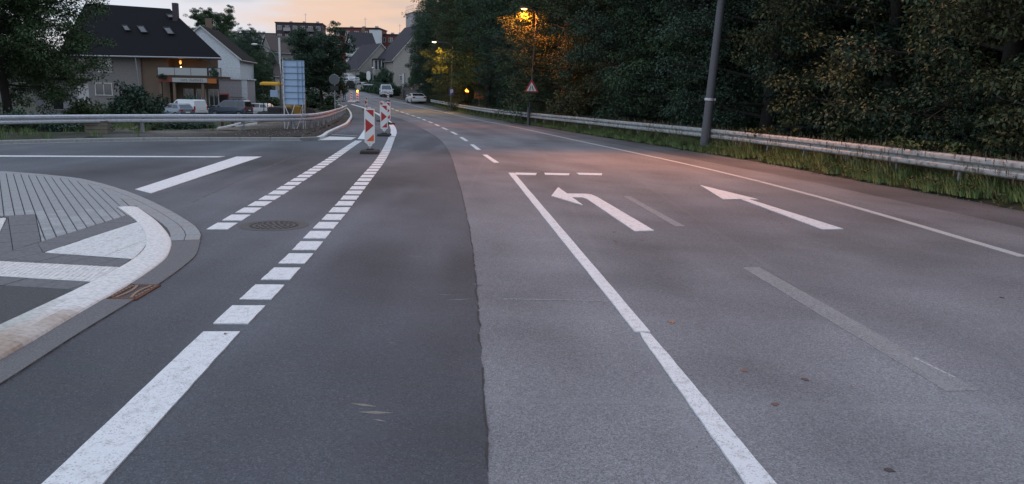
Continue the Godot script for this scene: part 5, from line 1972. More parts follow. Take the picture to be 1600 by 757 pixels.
		part("post_top", s, M.stone, o)
	# red-framed tractor cab at the annex
	o = thing("red_tractor", "small dark tractor with red cab frame in front of the white annex", "tractor", Vector3(-36.2, -1.0, -100.6), 0.3)
	s = S.new()
	for q in [[-0.6, 0.5], [0.6, 0.5], [-0.6, -0.5], [0.6, -0.5]]:
		s.bar(Vector3(q[0], 1.0, q[1]), Vector3(q[0] * 0.9, 2.35, q[1]), 0.06)
	s.cbox(Vector3(0, 2.4, 0), Vector3(1.35, 0.14, 1.2), 0.05)
	part("cab_frame", s, M.sign_red, o)
	s = S.new()
	s.box(Vector3(0, 1.7, 0), Vector3(1.08, 1.2, 0.9))
	part("cab_glass", s, M.glass, o)
	s = S.new()
	s.cbox(Vector3(1.1, 0.95, 0), Vector3(1.3, 0.7, 0.7), 0.1)
	s.cbox(Vector3(0, 0.8, 0), Vector3(1.3, 0.6, 0.9), 0.08)
	part("bonnet", s, M.dark_metal, o)
	for q in [[-0.3, 0.65, 0.62], [-0.3, -0.65, 0.62], [1.35, 0.5, 0.42], [1.35, -0.5, 0.42]]:
		s = S.new()
		s.wheel(Vector3(q[0], q[2], q[1]), q[2], -0.14, 0.14, 18)
		part("wheel", s, M.rubber, o)
	# low wall and stone heap behind the far barrier, grey street cabinet
	o = thing("street_cabinet", "grey-green metal cabinet behind the far end of the right rail", "cabinet", Vector3(-6.6, ry(-93.0) + 0.05, -93.0), 0.2)
	s = S.new()
	s.cbox(Vector3(0, 0.65, 0), Vector3(1.5, 1.35, 0.5), 0.03)
	part("cabinet", s, M.wall_grey, o)
	s = S.new()
	s.cbox(Vector3(0, 1.36, 0), Vector3(1.6, 0.08, 0.6), 0.03)
	part("lid", s, M.galv, o)
	o = thing("house_sign", "small white nameplate on the hedge right of the white delivery van", "sign", Vector3(-20.2, gy(-20.2, -131.0), -131.0), 0.0)
	y0 = -o.position.y
	flat_poly(o, "plate", [[-0.35, 2.0 + y0], [0.4, 2.0 + y0], [0.4, 2.4 + y0], [-0.35, 2.4 + y0]], 0.0, 0.04, M.sign_white)
	round_post(o, 2.2 + y0, 0.04, M.dark_metal)

# ---------------------------------------------------------------- vehicles (front towards local +x)
func lens_half(p: Vector2, W: float, belt: float, H: float) -> float:
	var y := p.y
	if y < 0.34:
		return W * 0.46
	if y < belt:
		return W * lerpf(0.492, 0.5, clampf((y - 0.34) / 0.25, 0.0, 1.0)) * (1.0 - 0.03 * smoothstep(belt - 0.3, belt, y))
	return W * lerpf(0.485, 0.395, clampf((y - belt) / (H - belt), 0.0, 1.0))

# spec: low outline, cabin [rear foot, rear top, front top, front foot], window splits, wheel places
func car(label: String, at: Vector3, turn: float, kind: String, paint: Material, category := "car", group := "") -> Node3D:
	var o := thing("parked_car" if category == "car" else "delivery_van", label, category, at, turn, group)
	var D := {
		"van": {"W": 1.8, "H": 1.82, "belt": 1.06, "low": [[-2.15, 0.42], [-2.17, 0.7], [-2.14, 1.06], [0.95, 1.06], [1.25, 1.02], [2.0, 0.88], [2.2, 0.72], [2.22, 0.45], [2.05, 0.26], [-2.0, 0.26]], "cab": [[-2.13, 1.06], [-2.02, 1.72], [-1.85, 1.82], [0.25, 1.82], [0.5, 1.77], [1.3, 1.05]], "win": [[0.28, 1.12, 0.98, 1.12, 0.5, 1.66, 0.28, 1.66]], "wh": [-1.38, 1.42], "r": 0.31},
		"mpv": {"W": 1.81, "H": 1.80, "belt": 1.05, "low": [[-2.1, 0.42], [-2.16, 0.7], [-2.12, 1.05], [1.0, 1.05], [1.25, 1.02], [1.95, 0.88], [2.16, 0.72], [2.2, 0.45], [2.05, 0.26], [-2.0, 0.26]], "cab": [[-2.1, 1.05], [-1.98, 1.68], [-1.8, 1.8], [0.2, 1.8], [0.42, 1.74], [1.3, 1.04]], "win": [[-1.9, 1.12, -1.05, 1.12, -1.05, 1.66, -1.8, 1.66], [-0.95, 1.12, 0.05, 1.12, 0.05, 1.66, -0.95, 1.66], [0.15, 1.12, 0.98, 1.12, 0.42, 1.64, 0.15, 1.66]], "wh": [-1.35, 1.38], "r": 0.32},
		"hatch": {"W": 1.75, "H": 1.46, "belt": 0.92, "low": [[-1.95, 0.42], [-2.0, 0.65], [-1.93, 0.92], [0.8, 0.92], [1.1, 0.9], [1.8, 0.76], [1.98, 0.6], [2.0, 0.42], [1.85, 0.24], [-1.85, 0.24]], "cab": [[-1.92, 0.92], [-1.55, 1.36], [-1.35, 1.44], [0.0, 1.46], [0.2, 1.42], [1.1, 0.91]], "win": [[-1.62, 0.98, -0.78, 0.98, -0.78, 1.34, -1.34, 1.33], [-0.7, 0.98, 0.82, 0.98, 0.2, 1.36, -0.7, 1.36]], "wh": [-1.25, 1.28], "r": 0.30},
		"coupe": {"W": 1.82, "H": 1.30, "belt": 0.88, "low": [[-2.05, 0.42], [-2.1, 0.7], [-2.02, 0.9], [-1.5, 0.93], [0.6, 0.9], [1.0, 0.86], [1.9, 0.7], [2.1, 0.55], [2.1, 0.4], [1.95, 0.22], [-1.95, 0.22]], "cab": [[-1.75, 0.92], [-0.75, 1.26], [-0.4, 1.30], [0.0, 1.30], [0.15, 1.27], [0.95, 0.87]], "win": [[-1.0, 0.96, -0.4, 0.95, -0.4, 1.22, -0.7, 1.2], [-0.32, 0.95, 0.65, 0.93, 0.12, 1.21, -0.32, 1.22]], "wh": [-1.28, 1.3], "r": 0.33},
		"suv": {"W": 1.88, "H": 1.66, "belt": 1.02, "low": [[-2.15, 0.45], [-2.2, 0.75], [-2.12, 1.02], [0.9, 1.02], [1.2, 1.0], [1.98, 0.9], [2.16, 0.72], [2.18, 0.45], [2.0, 0.28], [-2.0, 0.28]], "cab": [[-2.08, 1.02], [-1.7, 1.54], [-1.5, 1.64], [0.0, 1.66], [0.2, 1.62], [1.15, 1.01]], "win": [[-1.8, 1.08, -0.9, 1.08, -0.9, 1.54, -1.5, 1.52], [-0.82, 1.08, 0.9, 1.08, 0.2, 1.55, -0.82, 1.56]], "wh": [-1.35, 1.38], "r": 0.36}}
	var d: Dictionary = D[kind]
	var W: float = d.W
	var H: float = d.H
	var belt: float = d.belt
	var f := func(p): return lens_half(p, W, belt, H)
	var poly := PackedVector2Array()
	for q in d.low:
		poly.append(Vector2(q[0], q[1]))
	# wheel arches cut out of the sill
	for x in d.wh:
		var arch := PackedVector2Array()
		for k in 14:
			arch.append(Vector2(x + cos(TAU * k / 14.0) * (d.r + 0.05), d.r + sin(TAU * k / 14.0) * (d.r + 0.05)))
		var left := Geometry2D.clip_polygons(poly, arch)
		if left.size():
			poly = left[0]
	var s := S.new()
	s.side(poly, f)
	part("body", s, paint, o)
	s = S.new()
	s.box(Vector3(0, 0.36, 0), Vector3(3.6, 0.2, W * 0.78))
	part("underbody", s, M.black, o)
	var cab := PackedVector2Array()
	for q in d.cab:
		cab.append(Vector2(q[0], q[1]))
	s = S.new()
	s.side(cab, f)
	var cabin := part("cabin", s, paint, o)
	# side windows
	for q in d.win:
		s = S.new()
		var p := []
		for k in 4:
			var v := Vector2(q[k * 2], q[k * 2 + 1])
			p.append(Vector3(v.x, v.y, f.call(v) + 0.006))
		s.quad(p[0], p[1], p[2], p[3])
		part("side_window", s, M.glass, cabin)
		s = S.new()
		for k in 4:
			p[k].z = -p[k].z
		s.quad(p[1], p[0], p[3], p[2])
		part("side_window", s, M.glass, cabin)
	# windscreen and rear window, slightly proud of the cabin
	var m := cab.size()
	for e in [[m - 1, m - 2, "windscreen"], [0, 1, "rear_window"]]:
		if kind == "van" and e[2] == "rear_window":
			continue
		var a: Vector2 = cab[e[0]].lerp(cab[e[1]], 0.1)
		var b: Vector2 = cab[e[0]].lerp(cab[e[1]], 0.92)
		var nn := Vector2(b.y - a.y, a.x - b.x).normalized() * 0.008
		if nn.x * cab[e[0]].x < 0.0:
			nn = -nn
		var wa: float = f.call(a) - 0.09
		var wb: float = f.call(b) - 0.09
		a += nn
		b += nn
		s = S.new()
		s.quad(Vector3(a.x, a.y, wa), Vector3(a.x, a.y, -wa), Vector3(b.x, b.y, -wb), Vector3(b.x, b.y, wb))
		part(e[2], s, M.glass, cabin)
	# wheels
	for x in d.wh:
		for z in [-1.0, 1.0]:
			s = S.new()
			s.wheel(Vector3(x, d.r, z * (W / 2 - 0.13)), d.r, -0.11, 0.11, 22)
			var tyre := part("wheel", s, M.rubber, o)
			s = S.new()
			s.wheel(Vector3(x, d.r, z * (W / 2 - 0.035)), d.r * 0.66, -0.02, 0.02, 18)
			part("rim", s, M.rim, tyre)
			s = S.new()
			for k in 5:
				var an := TAU * k / 5.0
				s.box(Vector3(x + cos(an) * d.r * 0.38, d.r + sin(an) * d.r * 0.38, z * (W / 2 - 0.012)), Vector3(d.r * 0.14, d.r * 0.3, 0.008), Basis(Vector3.BACK, an))
			part("rim_gap", s, M.black, tyre)
	# lights, bumpers, plates, mirrors
	var fx: float = d.low[d.low.size() - 3][0]
	var bx: float = d.low[1][0]
	var ly := belt - 0.26
	for z in [-1.0, 1.0]:
		s = S.new()
		s.cbox(Vector3(fx - 0.12, ly, z * (W / 2 - 0.22)), Vector3(0.26, 0.16, 0.36), 0.04)
		part("headlight", s, M.headlight, o)
		s = S.new()
		if kind == "van" or kind == "mpv":
			s.cbox(Vector3(bx + 0.06, belt - 0.1, z * (W / 2 - 0.09)), Vector3(0.14, 0.42, 0.15), 0.03)
		else:
			s.cbox(Vector3(bx + 0.1, belt - 0.12, z * (W / 2 - 0.2)), Vector3(0.2, 0.16, 0.36), 0.03)
		part("tail_light", s, M.tail, o)
		s = S.new()
		s.cbox(Vector3(d.cab[m - 1][0] - 0.35, belt + 0.1, z * (W / 2 + 0.09)), Vector3(0.1, 0.15, 0.2), 0.03)
		part("mirror", s, paint, o)
	s = S.new()
	s.cbox(Vector3(bx + 0.02, 0.42, 0), Vector3(0.14, 0.2, W * 0.9), 0.04)
	s.cbox(Vector3(fx - 0.02, 0.36, 0), Vector3(0.14, 0.18, W * 0.9), 0.04)
	part("bumper", s, M.dark_metal if paint != M.car_white or kind == "van" else paint, o)
	s = S.new()
	s.box(Vector3(bx - 0.02, belt - 0.32 if kind != "van" else belt - 0.25, 0), Vector3(0.02, 0.11, 0.5))
	s.box(Vector3(fx + 0.055, 0.42, 0), Vector3(0.02, 0.11, 0.5))
	part("licence_plate", s, M.sign_white, o)
	s = S.new()
	s.cbox(Vector3(fx - 0.005, ly - 0.04, 0), Vector3(0.06, 0.12, W * 0.5), 0.02)
	part("grille", s, M.black, o)
	return o

func build_cars() -> void:
	car("white panel van parked with its rear doors towards the left rail", Vector3(-34.0, -1.0, -83.5), PI - 0.45, "van", M.car_white, "van")
	car("pale blue hatchback parked beside the bush, in front of the white panel van", Vector3(-33.9, -1.0, -80.3), PI - 0.5, "hatch", M.car_light_blue)
	var o := car("dark blue high-roofed car with a roof rack before the white annex", Vector3(-30.8, -1.0, -87.5), PI - 0.12, "mpv", M.car_blue)
	var s := S.new()
	for z in [-0.62, 0.62]:
		s.bar(Vector3(-1.5, 1.9, z), Vector3(0.1, 1.9, z), 0.03)
	for x in [-1.4, -0.7, 0.0]:
		s.bar(Vector3(x, 1.92, -0.66), Vector3(x, 1.92, 0.66), 0.035)
		for z in [-0.62, 0.62]:
			s.bar(Vector3(x, 1.76, z), Vector3(x, 1.92, z), 0.025)
	s.bar(Vector3(-1.5, 2.1, 0.3), Vector3(0.0, 2.1, 0.3), 0.04)
	s.bar(Vector3(-1.5, 2.1, -0.1), Vector3(0.0, 2.1, -0.1), 0.04)
	part("roof_rack", s, M.dark_metal, o)
	car("white hatchback behind the dark blue car, its rear sticking out", Vector3(-29.6, -1.0, -92.5), PI - 0.1, "hatch", M.car_white)
	o = car("white delivery van on the road facing the camera, dark windscreen", Vector3(-19.7, ry(-123.0) + 0.01, -124.0), -PI / 2 + 0.22, "van", M.car_white, "van")
	s = S.new()
	s.cbox(Vector3(-0.7, 1.86, 0), Vector3(2.4, 0.1, 1.35), 0.04)
	part("roof_cap", s, M.car_white, o)
	car("white coupe parked on the right verge, seen from behind", Vector3(-12.7, ry(-103.0) + 0.01, -104.0), PI / 2 + 0.34, "coupe", M.car_white)
	car("white car at the back of the parked row by the pale gables", Vector3(-35.2, ry(-168.0) + 1.35, -172.0), -0.5, "suv", M.car_white)
	car("white-roofed car in the middle of the parked row by the pale gables", Vector3(-34.0, ry(-164.0) + 0.75, -167.5), -0.7, "hatch", M.car_white)
	car("black estate car at the front of the parked row, headlights to the road", Vector3(-32.0, ry(-160.0) + 0.1, -163.0), -0.8, "suv", M.car_black)
	car("silver car right of the black estate car by the cabinet", Vector3(-29.4, ry(-156.0) + 0.05, -158.0), -0.9, "hatch", M.car_silver)

# ---------------------------------------------------------------- the walker
# smooth union of tapered capsules, meshed as surface nets
func body_mesh(bones: Array, cell: float, blend: float) -> S:
	var lo := Vector3(1e9, 1e9, 1e9)
	var hi := -lo
	for b in bones:
		for e in 2:
			var r: float = maxf(b[2], b[3]) + cell * 2.0 + blend * 0.5
			lo = lo.min(b[e] - Vector3.ONE * r)
			hi = hi.max(b[e] + Vector3.ONE * r)
	var n := Vector3i(((hi - lo) / cell).ceil()) + Vector3i.ONE
	var field := PackedFloat32Array()
	field.resize(n.x * n.y * n.z)
	field.fill(1.0)
	for b in bones:
		var a: Vector3 = b[0]
		var ab: Vector3 = b[1] - a
		var reach: float = maxf(b[2], b[3]) + blend + cell * 2.0
		var q0 := Vector3i(((a.min(b[1]) - Vector3.ONE * reach - lo) / cell).floor()).clampi(0, 100000)
		var q1 := Vector3i(((a.max(b[1]) + Vector3.ONE * reach - lo) / cell).ceil())
		for x in range(q0.x, mini(q1.x, n.x)):
			for y in range(q0.y, mini(q1.y, n.y)):
				for z in range(q0.z, mini(q1.z, n.z)):
					var p := lo + Vector3(x, y, z) * cell
					var t := clampf((p - a).dot(ab) / maxf(ab.length_squared(), 1e-8), 0.0, 1.0)
					var d := (p - a - ab * t).length() - lerpf(b[2], b[3], t)
					var k := (x * n.y + y) * n.z + z
					var e := field[k]
					var h := maxf(blend - absf(e - d), 0.0) / blend
					field[k] = minf(e, d) - h * h * blend * 0.25
	var s := S.new()
	var ids := {}
	for x in n.x - 1:
		for y in n.y - 1:
			for z in n.z - 1:
				var sum := Vector3.ZERO
				var cnt := 0
				var k := (x * n.y + y) * n.z + z
				var c := [field[k], field[k + 1], field[k + n.z], field[k + n.z + 1], field[k + n.y * n.z], field[k + n.y * n.z + 1], field[k + n.y * n.z + n.z], field[k + n.y * n.z + n.z + 1]]
				var inside := 0
				for e in c:
					if e < 0.0:
						inside += 1
				if inside == 0 or inside == 8:
					continue
				for e in [[0, 1], [2, 3], [4, 5], [6, 7], [0, 2], [1, 3], [4, 6], [5, 7], [0, 4], [1, 5], [2, 6], [3, 7]]:
					var u: float = c[e[0]]
					var v: float = c[e[1]]
					if (u < 0.0) != (v < 0.0):
						var pa := Vector3(e[0] >> 2, (e[0] >> 1) & 1, e[0] & 1)
						var pb := Vector3(e[1] >> 2, (e[1] >> 1) & 1, e[1] & 1)
						sum += pa.lerp(pb, u / (u - v))
						cnt += 1
				ids[Vector3i(x, y, z)] = s.vt(lo + (Vector3(x, y, z) + sum / cnt) * cell, Vector3.UP)
	for key in ids:
		var k: int = (key.x * n.y + key.y) * n.z + key.z
		for ax in 3:
			var st: int = [n.y * n.z, n.z, 1][ax]
			var b1: Vector3i = [Vector3i(0, 1, 0), Vector3i(0, 0, 1), Vector3i(1, 0, 0)][ax]
			var b2: Vector3i = [Vector3i(0, 0, 1), Vector3i(1, 0, 0), Vector3i(0, 1, 0)][ax]
			var u := field[k]
			var v := field[k + st]
			if (u < 0.0) == (v < 0.0):
				continue
			if ids.has(key - b1) and ids.has(key - b2) and ids.has(key - b1 - b2):
				var q := [ids[key], ids[key - b1], ids[key - b1 - b2], ids[key - b2]]
				if u >= 0.0:
					s.i.append_array([q[0], q[1], q[2], q[0], q[2], q[3]])
				else:
					s.i.append_array([q[0], q[2], q[1], q[0], q[3], q[2]])
	recalc(s)
	return s

func build_people() -> void:
	var z := -108.0
	var x := -22.75
	var o := thing("person", "person in dark clothes walking beside the diamond-shaped sign", "person", Vector3(x, ry(z) + 0.02, z), 0.35)
	var V := func(a, b, c): return Vector3(a, b, c)
	# legs in mid stride, trunk, arms, neck, head; faces local +z, away along the path
	var bones := [
		[V.call(0.09, 0.90, 0.0), V.call(0.10, 0.50, 0.14), 0.085, 0.06], [V.call(0.10, 0.50, 0.14), V.call(0.10, 0.09, 0.16), 0.058, 0.04], [V.call(0.10, 0.05, 0.13), V.call(0.10, 0.04, 0.32), 0.045, 0.035],
		[V.call(-0.09, 0.90, 0.0), V.call(-0.10, 0.50, -0.06), 0.085, 0.06], [V.call(-0.10, 0.50, -0.06), V.call(-0.10, 0.13, -0.28), 0.058, 0.04], [V.call(-0.10, 0.10, -0.30), V.call(-0.10, 0.04, -0.13), 0.045, 0.035],
		[V.call(0.0, 0.95, 0.0), V.call(0.0, 1.15, 0.0), 0.15, 0.135], [V.call(0.0, 1.15, 0.0), V.call(0.0, 1.38, -0.01), 0.135, 0.15], [V.call(-0.16, 1.42, 0.0), V.call(0.16, 1.42, 0.0), 0.075, 0.075],
		[V.call(0.20, 1.41, 0.0), V.call(0.25, 1.13, -0.08), 0.058, 0.046], [V.call(0.25, 1.13, -0.08), V.call(0.25, 0.89, 0.02), 0.044, 0.032],
		[V.call(-0.20, 1.41, 0.0), V.call(-0.25, 1.13, 0.06), 0.058, 0.046], [V.call(-0.25, 1.13, 0.06), V.call(-0.24, 0.90, 0.16), 0.044, 0.032],
		[V.call(0.0, 1.44, 0.0), V.call(0.0, 1.55, 0.01), 0.058, 0.052]]
	part("body", body_mesh(bones, 0.022, 0.06), M.cloth_dark, o)
	var head := [[V.call(0.0, 1.60, 0.02), V.call(0.0, 1.68, 0.0), 0.075, 0.092], [V.call(0.0, 1.57, 0.055), V.call(0.0, 1.62, 0.05), 0.04, 0.05], [V.call(0.0, 1.615, 0.10), V.call(0.0, 1.645, 0.085), 0.014, 0.01], [V.call(0.085, 1.63, 0.0), V.call(0.09, 1.66, 0.0), 0.016, 0.02], [V.call(-0.085, 1.63, 0.0), V.call(-0.09, 1.66, 0.0), 0.016, 0.02]]
	part("head", body_mesh(head, 0.009, 0.025), M.skin, o)
	part("hair", body_mesh([[V.call(0.0, 1.70, -0.02), V.call(0.0, 1.70, 0.02), 0.093, 0.088], [V.call(0.0, 1.64, -0.045), V.call(0.0, 1.70, -0.03), 0.075, 0.085]], 0.012, 0.03), M.hair, o)
	for sd in [1.0, -1.0]:
		var w := Vector3(0.25 * sd, 0.875, 0.03) if sd > 0 else Vector3(-0.24, 0.885, 0.17)
		var hb := [[w, w + Vector3(0, -0.075, 0.01), 0.022, 0.03]]
		for k in 4:
			var zz := -0.028 + 0.018 * k
			var l: float = [0.055, 0.068, 0.072, 0.062][k]
			hb.append([w + Vector3(0, -0.085, zz + 0.01), w + Vector3(-0.004 * sd, -0.085 - l * 0.55, zz + 0.014), 0.009, 0.0085])
			hb.append([w + Vector3(-0.004 * sd, -0.085 - l * 0.55, zz + 0.014), w + Vector3(-0.018 * sd, -0.085 - l, zz + 0.016), 0.0085, 0.007])
		hb.append([w + Vector3(0, -0.03, 0.03), w + Vector3(-0.012 * sd, -0.085, 0.055), 0.011, 0.009])
		part("hand", body_mesh(hb, 0.006, 0.006), M.skin, o)

# ---------------------------------------------------------------- trees and plants
func leaf(s: S, p: Vector3, d: Vector3, n: Vector3, l: float, w: float) -> void:
	# a pointed leaf folded along its midrib
	var sd := d.cross(n).normalized() * w * 0.5
	var up := n * w * 0.16
	var m := p + d * l * 0.45
	var tip := p + d * l - n * l * 0.12
	var k := s.vt(p, n)
	s.vt(m + sd + up, (n - sd * 3.0).normalized())
	s.vt(tip, n)
	s.vt(m - sd + up, (n + sd * 3.0).normalized())
	s.i.append_array([k, k + 2, k + 1, k, k + 3, k + 2])

func rand_dir(r: RandomNumberGenerator) -> Vector3:
	var z := r.randf_range(-1.0, 1.0)
	var a := r.randf() * TAU
	var q := sqrt(1.0 - z * z)
	return Vector3(q * cos(a), z, q * sin(a))

func cluster(s: S, r: RandomNumberGenerator, c: Vector3, rad: float, n: int, l: float, hue: float) -> void:
	var base := 0.72 + 0.5 * r.randf()
	for k in n:
		var d := rand_dir(r)
		var o := d * rad * pow(r.randf(), 0.45)
		o.y *= 0.62
		var nn := (Vector3(0, 0.9, 0) + rand_dir(r) * 0.9 + d * 0.3).normalized()
		var dd := (d * 0.7 + rand_dir(r) * 0.6 + Vector3(0, -0.35, 0))
		dd = (dd - nn * dd.dot(nn)).normalized()
		var b := base * r.randf_range(0.7, 1.35)
		var y := r.randf_range(-1.0, 1.0) * hue
		s.col = Color(b * (1.0 + 0.5 * maxf(y, 0.0)), b * (1.0 + 0.1 * y), b * (1.0 - 0.3 * y))
		leaf(s, c + o, dd, nn, l * r.randf_range(0.7, 1.25), l * r.randf_range(0.45, 0.65))

# returns [crown mesh, wood mesh]
func grow(sd: int, H: float, R: float, low: float, shape: float, limbs: int, per: int, leaves: int, ll: float, lean := 0.0) -> Array:
	var r := RandomNumberGenerator.new()
	r.seed = sd
	var w := S.new()
	var f := S.new()
	var trunk := []
	var rad := []
	var n := 9
	var r0 := H * 0.017 + 0.04
	var wob := Vector3(r.randf_range(-1, 1), 0, r.randf_range(-1, 1)) * 0.25
	for k in n + 1:
		var u := float(k) / n
		trunk.append(Vector3(sin(u * 4.0 + sd) * 0.16, H * 0.86 * u - 0.3 * (1.0 - u), cos(u * 3.1 + sd) * 0.16) + wob * u + Vector3(lean * u * u, 0, 0))
		rad.append(r0 * (1.0 - 0.82 * u) * (1.35 if k == 0 else 1.0))
	w.tube(trunk, rad, 9)
	for j in limbs:
		var u := (j + r.randf_range(0.1, 0.9)) / limbs
		var y := lerpf(low, H * 0.84, pow(u, 0.92))
		var tt := clampf((y + 0.3) / (H * 0.86 + 0.3), 0.0, 1.0)
		var tp: Vector3 = trunk[int(tt * n)].lerp(trunk[mini(int(tt * n) + 1, n)], fposmod(tt * n, 1.0))
		var az := j * 2.39996 + r.randf_range(-0.4, 0.4)
		# outline of the crown: widest at `shape` of its height
		var q := (y - low) / (H - low)
		var prof := sqrt(clampf(1.0 - pow((q - shape) / (1.02 - shape if q > shape else shape + 0.5), 2.0), 0.06, 1.0))
		var L := R * prof * r.randf_range(0.72, 1.08)
		var rise := lerpf(0.05, 0.85, q) + r.randf_range(-0.12, 0.12)
		var out := Vector3(cos(az), 0, sin(az))
		var pts := []
		var rr := []
		for k in 5:
			var v := k / 4.0
			pts.append(tp + out * L * v + Vector3(0, L * rise * (v - 0.25 * v * v * (1.0 if q < 0.5 else 0.3)), 0) + rand_dir(r) * 0.12 * v)
			rr.append(maxf(0.010, r0 * 0.30 * (1.0 - tt * 0.6) * (1.0 - 0.8 * v)))
		w.tube(pts, rr, 6, false)
		for k in per:
			var v := r.randf_range(0.25, 1.0)
			var b: Vector3 = pts[int(v * 3.99)].lerp(pts[mini(int(v * 3.99) + 1, 4)], fposmod(v * 3.99, 1.0))
			var d := (out * r.randf_range(0.1, 1.0) + rand_dir(r) * 0.9 + Vector3(0, 0.1, 0)).normalized()
			var e := b + d * r.randf_range(0.35, 1.0) * clampf(R * 0.26, 0.4, 1.3)
			w.tube([b, b.lerp(e, 0.5) + rand_dir(r) * 0.06, e], [0.018, 0.012, 0.005], 4, false)
			cluster(f, r, e, r.randf_range(0.32, 0.62) * clampf(R * 0.24, 0.45, 1.25), int(leaves * r.randf_range(0.6, 1.4)), ll, 0.35)
	return [f.mesh(), w.mesh()]

var protos := []

func tree(label: String, at: Vector3, kind: int, sc: float, turn: float, tintk: int, group := "", category := "tree", called := "tree") -> Node3D:
	var o := thing(called, label, category, at, turn, group)
	o.scale = Vector3.ONE * sc
	part("crown", protos[kind][0], M.leaf[tintk], o)
	part("trunk", protos[kind][1], M.bark, o)
	return o

func bush_mesh(sd: int, size: Vector3, n: int, leaves: int, ll: float) -> ArrayMesh:
	var r := RandomNumberGenerator.new()
	r.seed = sd
	var f := S.new()
	for k in n:
		var d := rand_dir(r)
		d.y = absf(d.y)
		var p := d * size * pow(r.randf(), 0.4) * r.randf_range(0.75, 1.05)
		cluster(f, r, p + Vector3(0, 0.1, 0), 0.32 * clampf(size.length() * 0.4, 0.5, 1.6), leaves, ll, 0.3)
	return f.mesh()

func stems_mesh(sd: int, n: int, h: float, spread: float) -> ArrayMesh:
	var r := RandomNumberGenerator.new()
	r.seed = sd
	var w := S.new()
	for k in n:
		var a := r.randf() * TAU
		var o := Vector3(cos(a), 0, sin(a))
		w.col = Color(0.9, 0.8, 0.7)
		w.tube([o * 0.05, o * spread * 0.4 + Vector3(0, h * 0.6, 0), o * spread + Vector3(0, h, 0)], [0.012, 0.009, 0.004], 4, false)
	return w.mesh()

func bush(label: String, at: Vector3, mesh: ArrayMesh, sc: Vector3, tintk: int, turn := 0.0, group := "", called := "bush") -> Node3D:
	var o := thing(called, label, "bush", at, turn, group)
	o.scale = sc
	part("foliage", mesh, M.leaf[tintk], o)
	part("stems", stems_mesh(int(at.x * 7.0 + 300.0), 7, 0.8, 0.4), M.bark, o)
	return o

